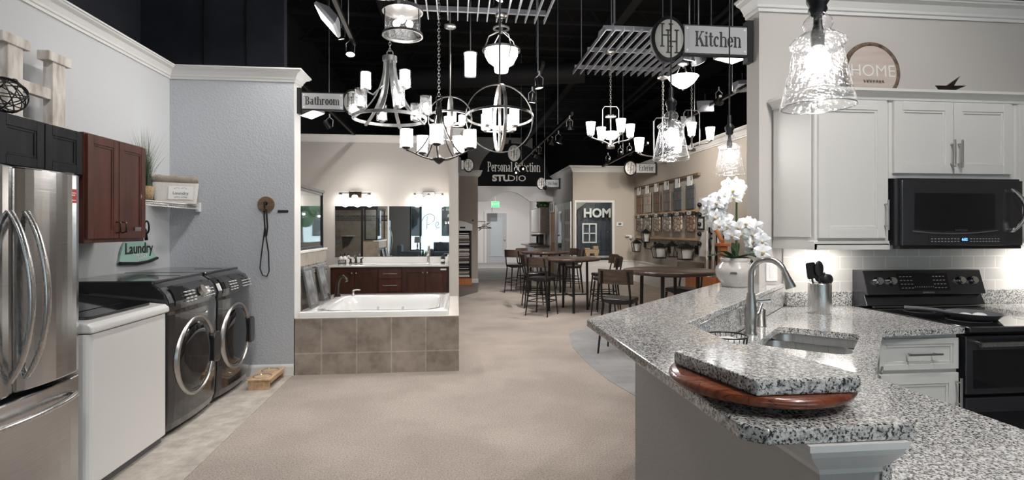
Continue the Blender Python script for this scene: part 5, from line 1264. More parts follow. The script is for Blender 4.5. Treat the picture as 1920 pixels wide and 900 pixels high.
# ---- tracks and heads
def track(p0, p1, label, rods=2):
    t = thing('light_track', label, 'light track', p0, world=True); p0 = Vector(p0); p1 = Vector(p1); d = (p1-p0).normalized(); s_ = d.cross(Vector((0,0,1))).normalized()*.02; u = Vector((0,0,.02))
    obj('rail', G().loft([[p-s_-u, p+s_-u, p+s_+u, p-s_+u] for p in (p0, p1)], smooth=False), 'dark_metal', t)
    for k in range(rods): q = p0.lerp(p1, (k+.5)/rods); obj('hanging_rod', G().tube([q, (q.x,q.y,CEIL)], .006, 5), 'alu', t)
    return t
HEADN = [0]
def head(p, aim, label, power=70, size=.055, spot=75, col=(1,.97,.94), face='lamp_face', lit=True, mount=False):
    t = thing('track_spotlight', label, 'spotlight', p, 0, 'track spotlights'); v = Vector(aim)-Vector(p); q = v.to_track_quat('-Z', 'Y').to_matrix().to_4x4()
    if mount: obj('mount_rod', G().tube([(0,0,.2), (0,0,CEIL-p[2])], .006, 6), 'alu', t)
    h_ = obj('housing', G().lathe([(.02,.13), (.035,.12), (.035,.05), (size,.01), (size,-.005), (size*.9,-.005), (size*.85,.008)], n=18, mt=q), 'dark_metal', t)
    obj('lamp_face', G().lathe([(.001,.0), (size*.86,.0)], n=18, mt=q), face, h_)
    obj('yoke', G().tube([(-.045,0,.02), (-.05,0,.12), (0,0,.165), (.05,0,.12), (.045,0,.02)], .005, 5).cyl((0,0,.16), .012, .05, 8), 'alu', t)
    if lit: light('SPOT', tuple(v.normalized()*.02), power, col, aim=None, size=.05, spot=spot, parent=t, name='spot_light').rotation_euler = v.to_track_quat('-Z', 'Y').to_euler()
    return t
def flood(p, aim, label, w=.16, h=.12, power=60, spot=120, lit=True, col=(1,.97,.93), mount=False):
    t = thing('flood_light', label, 'flood light', p, 0, 'track flood lights'); v = Vector(aim)-Vector(p); q = v.to_track_quat('-Z', 'Y').to_matrix().to_4x4()
    if mount: obj('mount_rod', G().tube([(0,0,.15), (0,0,CEIL-p[2])], .006, 6), 'alu', t)
    h_ = obj('housing', G().loft([[q @ Vector((a*w*k, b*h*k, z)) for a, b in ((-1,-1),(1,-1),(1,1),(-1,1))] for k, z in ((1,0), (1,.03), (.45,.10))], smooth=False), 'alu', t)
    obj('lamp_face', G().add([q @ Vector((a*w*.92, b*h*.92, -.002)) for a, b in ((-1,-1),(1,-1),(1,1),(-1,1))], [(0,1,2,3)]), 'warm_face', h_)
    obj('bracket', G().tube([(0,0,.06), (0,0,.2)], .012, 6), 'dark_metal', t)
    if lit: light('SPOT', tuple(v.normalized()*.02), power, col, size=.12, spot=spot, parent=t, name='flood_lamp').rotation_euler = v.to_track_quat('-Z', 'Y').to_euler()
    return t
# left foreground track
a, b = at(610, -40, 4.6), at(664, 82, 6.1); track(a, b, 'short sloping-looking light track at the upper left')
head(at(657,102,6.1), (-1.0,5.2,0), 'spotlight hanging at the end of the upper left track, beside the wheel chandelier', 60)
flood(at(612,40,4.9), (-1.99,5.0,2.62), 'bright square flood light at the upper left, turned to the laundry wall', .17, .12, 30)
a, b = at(560, 150, 7.4), at(665, 252, 8.8); track(a, b, 'light track behind the bathroom sign', 1)
flood(at(586,215,7.6), (-1.2,7.5,0), 'flood light just under the bathroom sign', .13, .12, 30); head(at(618,240,8.0), (-1.0,9.1,1.4), 'small dark spotlight under the bathroom sign track', 30, .035, lit=True)
# centre track
a, b = at(1019, 118, 6.4), at(1000, 172, 7.6); track(a, b, 'short light track right of the large orb', 1)
head(at(1011,165,6.6), (1.6,6.5,0), 'upper of two spotlights right of the large orb', 90); head(at(998,192,7.2), (.6,7.6,0), 'lower of two spotlights right of the large orb', 90)
# long centre track
a, b = at(1073, 212, 8.2), at(966, 314, 13.9); track(a, b, 'long light track running back over the tables', 3)
for (x,y,d,aim,lb) in ((1068,242,8.2,(1.9,9.2,0),'nearest spotlight of the long central track'), (1047,268,9.2,(.6,9.6,0),'second spotlight of the long central track'), (1032,270,9.8,(1.0,11,.0),'bright spotlight facing the camera on the long track'), (1010,288,10.8,(2,12,0),'fourth spotlight of the long central track'), (1002,294,11.2,(.4,13,0),'fifth spotlight of the long central track')): head(at(x,y,d), aim, lb, 110, .07)
for k, (x, y) in enumerate(((980,317),(968,324))): head(at(x,y,12.6+k), (1.8+.3*k,17.2,3.2), ['sixth spotlight, glaring over the studio sign','last spotlight, glaring over the studio sign'][k], 80, .08)
# right track by the exterior wall
a, b = at(1275, 228, 9.5), at(1420, 150, 6.6); track(a, b, 'light track along the right wall below the kitchen sign')
head(at(1348,190,7.8), (4.9,10.8,1.9), 'spotlight on the right track aimed at the samples', 90, .075)
for k, (x,y,d,aim) in enumerate(((1322,200,8.2,(4.9,12,1.6)), (1392,165,7.2,(4.9,9,1.4)), (1290,228,9.2,(4.9,13.2,1.4)))): flood(at(x,y,d), aim, ['flood light left of the right track spotlight','flood light at the column end of the right track','small flood light at the far end of the right track'][k], .12, .09, 95, 110, col=(1,.93,.84))
flood(at(1374,109,6.0), (3.2,5.5,0), 'bright rectangular light panel right under the kitchen sign', .17, .13, 60, mount=True)
a, b = at(1130, 312, 12.4), at(1215, 268, 10); track(a, b, 'light track in front of the display room wall', 1)
for k, (x,y) in enumerate(((1140,304),(1163,291),(1180,287))): head(at(x,y,12-.5*k), (3.4+.5*k,14.3,1.6), ['left spotlight in front of the display room wall','middle spotlight in front of the display room wall','right spotlight in front of the display room wall'][k], 60, .06, col=(1,.94,.86))
head(at(1021,353,16.0), (2.0,17.3,1.4), 'small spotlight under the kids room sign', 40, .07, mount=True); 
# tracks and spots added overhead and behind the camera to brighten the foreground
def lamp_row(pts, label):
    track((pts[0][0], pts[0][1], 4.25), (pts[-1][0], pts[-1][1], 4.25), label, 2)
a = (-2.6, 0, 0)
track((-.9,-1,4.2), (-.9,4.0,4.2), 'added overhead light track to brighten the laundry side', 2); track((1.9,-1.5,4.2), (1.9,2.6,4.2), 'added overhead light track to brighten the kitchen side', 2); track((.5,1,4.3), (.5,6.6,4.3), 'added overhead light track to brighten the carpet aisle', 2)
OH = [((-1.6,7.7,4.1),(-1.0,8.6,.9)), ((1.9,18.8,4.5),(1.7,21.2,.6)),
      ((-.9,.2,4.0),(-2.3,2.0,.9)), ((-.9,1.8,4.0),(-2.6,3.4,1.6)), ((-.9,3.4,4.0),(-2.4,5.0,1.2)), ((-.9,3.8,4.0),(-.8,4.2,0)), ((.5,2.0,4.1),(-.3,3.2,0)), ((.5,3.6,4.1),(.4,4.2,0)), ((.5,5.2,4.1),(.7,6.2,0)), ((.5,6.2,4.1),(-.8,6.2,.4)), ((.5,6.4,4.1),(.9,8.4,0)),
      ((1.9,-.8,4.0),(1.0,.9,1.0)), ((1.9,.4,4.0),(.5,1.5,.9)), ((1.9,1.4,4.0),(2.6,3.2,1.6)), ((1.9,2.2,4.0),(1.4,2.2,.9)), ((1.9,-.2,4.0),(3.2,3.2,1.4))]
for k, (p, aim) in enumerate(OH):
    if k < 2: head(p, aim, ['added small spotlight to brighten the bathroom vanity','added spotlight to brighten the back hall towards the exit door'][k], [45,420][k], spot=110, mount=True); continue  # two lamps added to brighten the bathroom and the back hall
    k -= 2; aisle = 3 <= k <= 8
    head(p, aim, 'added overhead track spotlight to brighten the foreground', 100 if aisle else (95 if k > 8 else 68), spot=58 if aisle else 86)
# long suspension wires seen against the black ceiling
g = G()
for (x, d) in ((888,8.5), (1018,7.0), (1076,8.2), (1163,8.8), (712,6.5), (798,7.5), (628,6.8)):
    q = at(x, 300 if x == 1076 else 200, d); g.tube([(q.x,q.y,max(q.z,2.9)), (q.x,q.y,CEIL)], .005, 5)
g = None
# duct and beams dimly visible
solo('air_duct', G().tube([(-1.1,11.5,4.62), (2.6,10.6,4.62)], .22, 20), 'joist', 'dim round air duct crossing the black ceiling', 'duct')
g = G()
for x in (3.7, 3.9): g.tube([(x,-2,4.9), (x+1.2,20,4.9)], .04, 8)
solo('ceiling_pipes', g, 'joist', 'pair of black pipes running along the dark ceiling', 'pipes')

# ---- SIGNS
def sign(loc, text, w, h, label, side=-1, oval_r=(.13,.155), size=.1, sx=.9, post=True):
    """board hangs off a wall end at loc (x of fixing), extends to -x (side -1) or +x"""
    t = thing('hanging_sign', label, 'sign', loc); s_ = side
    x0, x1 = sorted((0.0+s_*.03, s_*(w+.03)))
    obj('board_frame', bx(x0, x1, -.02, .02, -h/2-.012, h/2+.012), 'ink', t, bev=.003)
    pl = obj('plate', bx(x0+.012, x1-.012, -.026, -.02, -h/2, h/2), 'sign_plate', t)
    g = G()
    for xx in (x0+.03, x1-.03):
        for zz in (-h/2+.018, h/2-.018): g.cyl((xx,-.026,zz), .007, .003, 8, (0,-1,0))
    obj('screws', g, 'paper', pl)
    obj('lettering', stand(slab(text, size, .003, sx), (s_*(w/2+.03)-(0 if s_ > 0 else -.0)+ (0.015 if s_<0 else 0), -.027, -.0*h)), 'ink', t)
    ox = s_*(w+oval_r[0]*.9+.02)
    obj('oval_rim', G().lathe([(.001,-.022), (1,-.022), (1.0,.022), (.001,.022)], (ox,0,0), 40, Matrix.Rotation(rad(90),4,'X') @ Matrix.Diagonal((oval_r[0], oval_r[1], 1, 1))), 'ink', t)
    ov = obj('oval_face', G().lathe([(.001,.026), (.84,.026), (.84,.02)], (ox,0,0), 40, Matrix.Rotation(rad(90),4,'X') @ Matrix.Diagonal((oval_r[0], oval_r[1], 1, 1))), 'oval_white', t)
    obj('monogram', stand(hh(oval_r[1]*1.5), (ox, -.027, 0)), 'ink', ov)
    if post: obj('wall_bracket', bx(-.015 if s_ > 0 else 0.0, .03, -.03, .03, -h/2-.05, h/2+.05) if s_ > 0 else bx(-.04, -.0, -.03, .03, -h/2-.05, h/2+.05), 'black', t)
    return t
sign((1.985, 3.42, 2.685), 'Kitchen', .46, .18, 'large kitchen sign with oval monogram fixed to the column', -1, (.115,.15), .10, .95)
sign((-1.56, 5.50, 2.70), 'Bathroom', .42, .155, 'bathroom sign at the end of the textured laundry wall', 1, (.10,.13), .082, .95)
sign((.045, 8.6, 2.46), 'Bath', .06, .14, 'small oval monogram sign on the far side of the bathroom wall', 1, (.085,.115), .001, .1)
# kids room + exterior
sign((3.15, 16.0, 2.83), 'Kids Room', .42, .22, 'kids room sign with oval monogram over the hall doors', -1, (.15,.20), .10, .62)
sign((4.88, 12.6, 2.92), 'Exterior', .50, .22, 'exterior sign with oval monogram above the siding samples', -1, (.16,.19), .145, .72)
# studio arch sign
t = thing('studio_sign', 'black arched Personal Selection Studio sign above the hall', 'sign', (1.85, 17.2, 2.84))
pts = [(-1.22,0), (1.30,0), (1.30,.28)]+[(1.05*cos(a)*1.08+.0, .30+1.08*sin(a)) for a in [rad(10+160*i/24) for i in range(25)]]+[(-1.22,.28)]
obj('board', G().prism(pts, (-.04, .06), 'y'), 'sign_black', t)
obj('lettering', stand(slab('Personal Selection', .31, .02, .70), (.02,-.05,.60)), 'oval_white', t)
obj('lettering', stand(sans('STU', .27, .02, .012, 1.2), (-.40,-.05,.24)), 'oval_white', t); obj('lettering', stand(sans('DIO', .27, .02, -.001, 1.2), (.12,-.05,.24)), 'oval_white', t)
ov = obj('oval_plate', G().lathe([(.001,.03), (1,.03), (1,0)], (.02,-.04,1.06), 40, Matrix.Rotation(rad(90),4,'X') @ Matrix.Diagonal((.2, .26, 1, 1))), 'oval_white', t); obj('monogram', stand(hh(.40), (.02,-.072,1.06)), 'ink', ov)
# ================================================================== KITCHEN
a = math.atan2(.734, .679)            # direction of the diagonal run
# knee wall under the bar
KW = [(.69,.95), (.815,.95), (.845,1.955), (2.06,3.27), (2.1,3.33), (1.99,3.33), (1.99,3.40), (.69,2.003)]
struct('wall_bar', G().prism(KW, (0, 1.036)), wall_mat('wall_bar', (.53,.50,.475), .12))
struct('trim_bar_mould', G().sweep([(1.99,3.405), (.69,2.003), (.69,.95), (.815,.95)][::-1], [(0,.955), (-.004,.955), (-.006,.965), (-.03,.985), (-.055,1.01), (-.06,1.022), (-.068,1.025), (-.068,1.037), (0,1.037)]), 'trim')
BAR = [(.514,.925), (.548,.89), (.835,.89), (.876,1.948), (2.155,3.322), (1.982,3.322), (1.982,3.50), (1.835,3.50), (.515,2.071)]
t = thing('bar_counter', 'raised speckled granite bar top bending around the sink', 'countertop', (.9, 2.0, 1.037), world=True)
obj('slab', G().prism(BAR, (1.037, 1.067)), 'granite', t, bev=.005, seg=3)
# splash between counter and bar
SPL = [(.815,.945), (.835,.945), (.868,1.952), (2.155,3.322), (2.12,3.322), (.845,1.958)]
t = thing('counter_splash', 'granite upstand between the low counter and the raised bar', 'backsplash', (.86, 1.95, .914), world=True)
obj('upstand', G().prism(SPL, (.914, 1.036)), 'granite', t)
# lower counter with sink cut out (built from convex strips around the sink)
c0 = Vector((1.63, 2.31)); da = Vector((cos(a), sin(a))); dn = Vector((da.y, -da.x)); hl, hw_ = .275, .18
outer = [(.84,.35), (1.43,.35), (1.43,1.70), (2.13,2.46), (2.62,2.50), (2.62,3.32), (2.16,3.32), (.872,1.95)]
def sink_loop(L_, W_, r, n=6):
    out = []
    for cx, cy, st in ((L_-r, W_-r, 0), (-L_+r, W_-r, 90), (-L_+r, -W_+r, 180), (L_-r, -W_+r, 270)):
        for k in range(n+1): t_ = rad(st+90*k/n); q = c0+da*(cx+r*cos(t_))+dn*(cy+r*sin(t_)); out.append((q.x, q.y))
    return out
def slab_hole(outer, hole, z0, z1):
    bm = bmesh.new(); g = G(); edges = []
    for loop in (outer, hole):
        vs = [bm.verts.new((x, y, 0)) for x, y in loop]
        for i in range(len(vs)): edges.append(bm.edges.new((vs[i], vs[(i+1) % len(vs)])))
    bmesh.ops.triangle_fill(bm, use_beauty=True, use_dissolve=False, edges=edges, normal=(0,0,1)); bm.verts.ensure_lookup_table(); bm.verts.index_update()
    V = [v.co.copy() for v in bm.verts]; F = [[v.index for v in f.verts] for f in bm.faces]; bm.free()
    g.add([(v.x,v.y,z1) for v in V], F); g.add([(v.x,v.y,z0) for v in V], F)
    for loop in (outer, hole):
        n = len(loop); g.add([(x,y,z0) for x, y in loop]+[(x,y,z1) for x, y in loop], [(i,(i+1)%n,n+(i+1)%n,n+i) for i in range(n)])
    return g
hole = sink_loop(hl, hw_, .07)
t = thing('worktop', 'low speckled granite kitchen counter with the sink cut-out', 'countertop', (1.3, 1.6, .884), world=True)
obj('slab', slab_hole(outer, hole, .884, .914), 'granite', t, bev=.004, seg=2)
t = thing('backsplash_strip', 'granite upstand along the tiled wall left of the range', 'backsplash', (2.4, 3.3, .914), world=True); obj('strip', bx(2.165, 2.625, 3.298, 3.322, .9145, 1.01), 'granite', t, bev=.002)
t = thing('backsplash_strip', 'granite upstand along the tiled wall right of the range', 'backsplash', (4.0, 3.3, .914), world=True); obj('strip', bx(3.475, 4.6, 3.298, 3.322, .9145, 1.01), 'granite', t, bev=.002)
t = thing('worktop', 'granite counter to the right of the black range', 'countertop', (4.0, 2.9, .884), world=True); obj('slab', bx(3.475, 4.6, 2.5, 3.322, .884, .914), 'granite', t, bev=.004)
# sink: two bowls under the cut-out
t = thing('kitchen_sink', 'stainless double-bowl undermount sink in the granite', 'sink', (c0.x, c0.y, .7), world=True)
def bowl(cx, L_, W_, dep, cy=0):
    def lp(L2, W2, r, z):
        out = []
        for px_, py_, st in ((L2-r, W2-r, 0), (-L2+r, W2-r, 90), (-L2+r, -W2+r, 180), (L2-r, -W2+r, 270)):
            for k in range(6): t_ = rad(st+18*k); q = c0+da*(cx+px_+r*cos(t_))+dn*(cy+py_+r*sin(t_)); out.append((q.x,q.y,z))
        return out
    return G().loft([lp(L_,W_,.06,.884), lp(L_-.004,W_-.004,.06,.87), lp(L_-.012,W_-.012,.055,.73), lp(L_-.05,W_-.05,.04,.70), lp(.03,.03,.02,.697)], False, True)
obj('bowl', bowl(.1625, .118, hw_+.005, .18), 'steel_sink', t); obj('bowl', bowl(-.1225, .158, hw_+.005, .18), 'steel_sink', t)
q = [c0+da*x+dn*y for x, y in ((.034,-hw_), (.046,-hw_), (.046,hw_), (.034,hw_))]; obj('divider', G().prism([(v.x,v.y) for v in q], (.80, .872)), 'steel_sink', t, bev=.004)
for y in (.1625, -.1225): q = c0+da*y; obj('drain', G().lathe([(.001,.699), (.03,.699), (.034,.703), (.04,.700)], (q.x,q.y,0), 20), 'chrome', t)
# base cabinets
def cab(name, poly, label): 
    t = thing(name, label, 'cabinet', (poly[0][0], poly[0][1], 0), world=True); obj('cabinet_body', G().prism(poly, (.10, .884)), 'cab_white', t); return t
t = cab('base_cabinet', [(.84,.4), (1.395,.4), (1.395,1.70), (1.20,1.90), (1.20,2.28), (.875,1.94)], 'white base cabinet under the peninsula counter')
t = cab('base_cabinet', [(2.145,2.53), (2.60,2.53), (2.60,3.32), (2.165,3.32), (2.10,3.2), (2.10,2.53)], 'white base cabinet with drawer just left of the range')
dw = shaker(2.53, 2.15, 2.595, .70, .86, 'cab_white', t, 'y', -1, rail=.03, name='drawer'); 
def pull(x0, x1, y, z, par, m='nickel'): obj('handle', G().tube([(x0,y,z), (x1,y,z)], .0055, 8).tube([(x0+.025,y,z), (x0+.025,y+.03,z)], .0045, 6).tube([(x1-.025,y,z), (x1-.025,y+.03,z)], .0045, 6), m, par)
def vpull(x, y, z0, z1, par, m='nickel', dx=0, dy=.03): obj('handle', G().tube([(x,y,z0), (x,y,z1)], .006, 8).tube([(x,y,z0+.025), (x+dx,y+dy,z0+.025)], .0045, 6).tube([(x,y,z1-.025), (x+dx,y+dy,z1-.025)], .0045, 6), m, par)
pull(2.28, 2.47, 2.475, .785, dw)
dd = shaker(2.53, 2.15, 2.595, .13, .68, 'cab_white', t, 'y', -1, rail=.055); vpull(2.575, 2.475, .5, .66, dd)
# sink cabinet on the diagonal: shows only as a sliver
p1, p2 = Vector((1.445,1.765)), Vector((2.11,2.475))
t = thing('sink_cabinet', 'white sink cabinet door edge on the diagonal counter', 'cabinet', (1.8, 2.1, 0), world=True)
n2 = Vector((-(p2-p1).y, (p2-p1).x)).normalized()*.02
obj('cabinet_front', G().prism([tuple(p1+n2), tuple(p2+n2), tuple(p2+n2*2), tuple(p1+n2*2)], (.10, .884)), 'cab_white', t)
for f0, f1 in ((.03,.49), (.51,.97)):
    for z0, z1, nm in ((.72,.86,'drawer_front'), (.13,.70,'door')):
        aa, bb = p1.lerp(p2, f0), p1.lerp(p2, f1); dd = obj(nm, G().prism([tuple(aa), tuple(bb), tuple(bb+n2), tuple(aa+n2)], (z0, z1)), 'cab_white', t, bev=.003)
        m_ = aa.lerp(bb, .8 if f0 < .3 else .2)-n2*1.6; zz = .80 if nm == 'drawer_front' else .66
        tg = (p2-p1).normalized()
        obj('handle', G().tube([(m_.x-tg.x*.06,m_.y-tg.y*.06,zz), (m_.x+tg.x*.06,m_.y+tg.y*.06,zz)], .006, 8), 'nickel', dd)
# kitchen faucet
F = Vector((1.425, 2.455, .914)); fd = Vector((.70, -.68, 0)).normalized()
t = thing('kitchen_faucet', 'brushed nickel gooseneck pull-down faucet behind the sink', 'faucet', F, world=True)
obj('base', G().lathe([(.030,0), (.030,.006), (.024,.012), (.026,.06), (.030,.10), (.022,.17), (.018,.20)], tuple(F), 24, caps=True), 'nickel', t)
R = .075; pts = [F+Vector((0,0,.19)), F+Vector((0,0,.28))]+[F+Vector((0,0,.29))+fd*(R-R*cos(th))+Vector((0,0,R*sin(th))) for th in [rad(165*i/14) for i in range(15)]]
obj('gooseneck', G().tube(pts, .0135, 14), 'nickel', t); e = pts[-1]; dv = (pts[-1]-pts[-2]).normalized()
obj('spray_head', G().tube([e, e+dv*.02, e+dv*.075, e+dv*.08], [.0145,.016,.024,.022], 16), 'nickel', t)
obj('lever', G().tube([F+Vector((.02,.012,.075)), F+Vector((.05,.02,.10)), F+Vector((.075,.03,.145))], [.012,.011,.006], 8), 'nickel', t)
D = Vector((1.592, 2.655, .914)); t = thing('soap_dispenser', 'short nickel soap dispenser beside the gooseneck faucet', 'soap dispenser', D, world=True)
obj('body', G().lathe([(.034,0), (.034,.004), (.03,.008), (.03,.085), (.022,.095), (.012,.10)], tuple(D), 24, caps=True), 'nickel', t)
obj('pump', G().cyl(D+Vector((0,0,.10)), .011, .03, 10).tube([D+Vector((-.02,.0,.13)), D+Vector((.05,-.01,.135))], .009, 8), 'chrome', t)
# wire basket with white napkins
K = (1.092, 2.058, .914)
t = thing('wire_basket', 'black wire basket in the corner behind the sink', 'basket', K, world=True); g = G().ring((K[0],K[1],.992), .078, .0035, 32, 6)
for i in range(22): aa = 2*PI*i/22; g.tube([(K[0]+.078*cos(aa),K[1]+.078*sin(aa),.992), (K[0]+.068*cos(aa),K[1]+.068*sin(aa),.918)], .0015, 4)
g.ring((K[0],K[1],.917), .068, .0025, 28, 5); g.tube([(K[0]-.068,K[1],.917), (K[0]+.068,K[1],.917)], .0025, 4).tube([(K[0],K[1]-.068,.917), (K[0],K[1]+.068,.917)], .0025, 4); obj('wire_frame', g, 'black', t)
solo('napkin_stack', G().rbox(-.044, .044, -.044, .044, 0, .058, .01, mt=Matrix.Translation((K[0]-.0,K[1]-.0,.922)) @ Matrix.Rotation(rad(10),4,'Z')), 'paper', 'white folded napkins in the black wire basket', 'napkins', bev=.004)
# utensil holder
U = (2.20, 3.03, .914)
t = thing('utensil_holder', 'stainless cylinder holding kitchen utensils', 'utensil holder', U); obj('cylinder', G().lathe([(.001,0), (.062,0), (.064,.006), (.064,.178), (.062,.184), (.059,.184), (.059,.01), (.001,.01)], n=40), steel('steel_can', (.6,.58,.57), (60,60,1), .25), t)
def utensil(lx, ly, ax, ay, ln, kind, label, m='black'):
    t = thing('utensil', label, 'kitchen utensil', (U[0]+lx, U[1]+ly, U[2]+.02)); mt = Matrix.Rotation(ay, 4, 'Y') @ Matrix.Rotation(ax, 4, 'X'); t.name = kind
    obj('handle', xf(G().tube([(0,0,0), (0,0,ln)], [.005,.006], 8), mt), 'nickel' if kind == 'ladle' else m, t)
    if kind == 'spatula': h_ = xf(G().rbox(-.03,.03,-.002,.002,ln,ln+.10,.012,axis='y').box(-.001,.001,-.003,.003,ln+.02,ln+.08), mt)
    elif kind == 'serving_spoon': h_ = xf(G().sphere((0,0,ln+.045), .03, 14, 10, (1,.35,1.6)), mt)
    else: h_ = xf(G().sphere((0,0,ln+.03), .04, 14, 10, (1,.6,.9)), mt)
    obj('head', h_, m, t)
utensil(-.015, .01, 0, rad(-8), .19, 'spatula', 'black slotted spatula leaning left in the steel holder'); utensil(0, .0, 0, rad(-1), .205, 'serving_spoon', 'tall black spoon in the middle of the steel holder'); utensil(.01, .01, 0, rad(13), .16, 'ladle', 'rounded black ladle leaning right in the steel holder'); utensil(0, .02, 0, rad(6), .17, 'fork', 'dark utensil with steel handle behind the ladle')
for x0, w_, lb in ((2.035,.08,'white switch plate on the grey wall beside the tiles'), (2.34,.085,'white outlet plate on the tiles behind the steel holder')):
    yy = 3.322 if x0 > 2.15 else 3.33
    t = thing('wall_plate', lb, 'wall plate', (x0+w_/2, yy, 1.08)); obj('plate', bx(-w_/2,w_/2,-.006,0,0,.12), 'paper', t, bev=.003); obj('sockets', bx(-.016,.016,-.0075,-.006,.02,.055).box(-.016,.016,-.0075,-.006,.065,.10), 'trim', t)
# granite sample slab on a turntable
T = (.655, 1.105)
t = thing('lazy_susan', 'round reddish wood turntable on the raised bar', 'turntable', (*T, 1.067), world=True)
obj('foot_ring', G().cyl((*T, 1.067), .10, .012, 32), 'dark_metal', t)
obj('disc', G().lathe([(.001,1.079), (.155,1.079), (.182,1.088), (.186,1.096), (.183,1.103), (.178,1.106), (.001,1.106)], (*T,0), 72), 'acacia', t)
sl = [(.507,1.204), (.562,.948), (.775,.950), (.795,.985), (.735,1.25), (.68,1.275)]
solo('granite_sample', G().prism(sl, (1.1065, 1.1365)), 'granite', 'loose speckled granite slab lying on the wood turntable', 'stone slab', bev=.005)
# orchid
O = (1.735, 3.17, 1.067); random.seed(21)
t = thing('orchid_pot', 'cream crackle-glaze pot with a white orchid on the raised bar', 'potted plant', O)
obj('pot', G().lathe([(.001,0), (.075,0), (.082,.008), (.078,.016), (.105,.05), (.118,.085), (.114,.12), (.09,.15), (.086,.16), (.096,.178), (.09,.18), (.078,.165), (.001,.15)], n=44), 'crackle', t)
obj('maker_mark', G().rbox(-.02,.02,-.003,.0,-.007,.007,.006,axis='y',mt=Matrix.Translation((-.063,-.099,.09)) @ Matrix.Rotation(rad(-33),4,'Z')), 'grey_ink', t)
def leaf(g, base, ang, ln, w_, rise, droop):
    d = Vector((cos(ang), sin(ang), 0)); s_ = Vector((-sin(ang), cos(ang), 0)); rows = []
    for i in range(9):
        k = i/8; p = Vector(base)+d*ln*k+Vector((0,0,rise*math.sin(k*PI*.6)-droop*k*k)); ww = w_*math.sin(PI*min(k*.93+.07, 1))**.7
        rows.append((p-s_*ww, p+Vector((0,0,-.008)), p+s_*ww))
    for i in range(8):
        for j in range(2): g.add([rows[i][j], rows[i][j+1], rows[i+1][j+1], rows[i+1][j]], [(0,1,2,3)], True)
for ang, ln, rise, dr_ in ((-170,.20,.05,.02), (-10,.22,.07,.06), (-60,.14,.05,.02), (200,.15,.06,.0), (25,.20,.05,.10), (100,.15,.05,.02), (-120,.13,.04,.01), (60,.16,.12,.02)):
    g = G(); leaf(g, (0,0,.165), rad(ang), ln, .026, rise, dr_); obj('leaf', g, 'leaf', t)
st1 = [(0.01,0,.16), (.01,0,.40), (.01,.0,.55), (-.01,-.01,.61), (-.05,-.02,.64)]; obj('stem', G().tube(st1, [.008,.007,.006,.004,.003], 8), 'stem', t)
obj('stake', G().tube([(.018,.01,.15), (.02,.01,.60)], .006, 8), 'bamboo', t, label='tan bamboo stake')
obj('stem', G().tube([(.012,0,.36), (.05,-.01,.42), (.09,-.02,.40), (.13,-.03,.34), (.15,-.04,.25)], .004, 6), 'stem', t)
def flower(p, yaw, pitch, r):
    g = G(); mt = Matrix.Translation(p) @ Matrix.Rotation(yaw,4,'Z') @ Matrix.Rotation(pitch,4,'X')   # faces -y
    for k, (an, w_, l) in enumerate(((90,.5,1), (210,.5,.95), (330,.5,.95), (20,.85,1.05), (160,.85,1.05))):
        an = rad(an+random.uniform(-6,6)); d = Vector((cos(an),0,sin(an))); s_ = Vector((-sin(an),0,cos(an))); rows = []
        for i in range(6):
            q = i/5; ww = r*w_*.62*math.sin(PI*(.1+.83*q)); c_ = d*r*l*q+Vector((0,-.25*r*math.sin(q*PI*.7)+.1*r*q-.002*k,0)); rows.append([c_-s_*ww+Vector((0,.1*r,0)), c_, c_+s_*ww+Vector((0,.1*r,0))])
        for i in range(5):
            for j in range(2): g.add([mt @ v for v in (rows[i][j], rows[i][j+1], rows[i+1][j+1], rows[i+1][j])], [(0,1,2,3)], True)
    fo = obj('flower', g, 'petal', t); obj('flower_centre', G().sphere(mt @ Vector((0,-.25*r,-.08*r)), r*.17, 8, 6), 'bamboo', fo)
pos = []
for i in range(26):
    k = i/25; pos.append((-.01-.11*math.sin(.35+k*PI*.6)+random.uniform(-.05,.04)+ (.05 if k < .3 else 0), random.uniform(-.06,.05), .655-.25*k+random.uniform(-.015,.015)))
for i in range(15):
    k = i/14; pos.append((.06+.07*math.sin(k*PI*.6)+random.uniform(-.03,.03), random.uniform(-.06,.03), .43-.19*k+random.uniform(-.015,.015)))
pos += [(-.0,-.03,.40), (.03,-.02,.36), (-.03,-.02,.35)]
for p in pos: flower((p[0], p[1], p[2]-.03), rad(random.uniform(-55,35)), rad(random.uniform(-25,25)), random.uniform(.05,.06))
# ---- glass pendants over the bar
def pendant(p, label, ps):
    t = thing('glass_pendant', label, 'pendant', p, 0, 'clear glass pendants over the bar'); t.scale = (1, 1, .92)
    pr = [(.0835,0), (.0845,.003), (.056,.150), (.054,.158), (.062,.166), (.064,.174), (.056,.184), (.040,.196), (.028,.203), (.030,.212), (.034,.222), (.031,.235), (.022,.246), (.016,.252)]
    obj('glass_shade', G().lathe(pr, n=56), 'glass_seed', t)
    obj('glass_rim', G().ring((0,0,.001), .0838, .0016, 56, 6), 'glass_rim', t)
    s_ = obj('socket', G().lathe([(.001,.160), (.012,.162), (.015,.166), (.016,.20), (.010,.22), (.010,.25)], n=20), 'dark_metal', t)
    obj('cap', G().lathe([(.016,.250), (.022,.262), (.019,.272), (.026,.285), (.026,.30), (.014,.315), (.010,.322), (.010,.37), (.005,.375)], n=24), 'iron', t)
    obj('bulb', G().sphere((0,0,.125), .028, 20, 14, (1,1,1.15)), 'bulb', t)
    obj('cord', G().tube([(0,0,.37), (0,0,3.2)], .004, 6), 'black', t)
    return t
gr = glass('glass_rim', (.9,.9,.9), .5); M['glass_rim'] = gr
pendant((.895,1.24,1.725), 'nearest clear seeded-glass pendant, large at the upper right', 2.5)
pendant((1.02,2.45,1.755), 'middle clear pendant, right of the slatted grid chandeliers', 2.5)
pendant((1.581,2.95,1.742), 'farthest clear pendant, hanging above the orchid', 2.5)
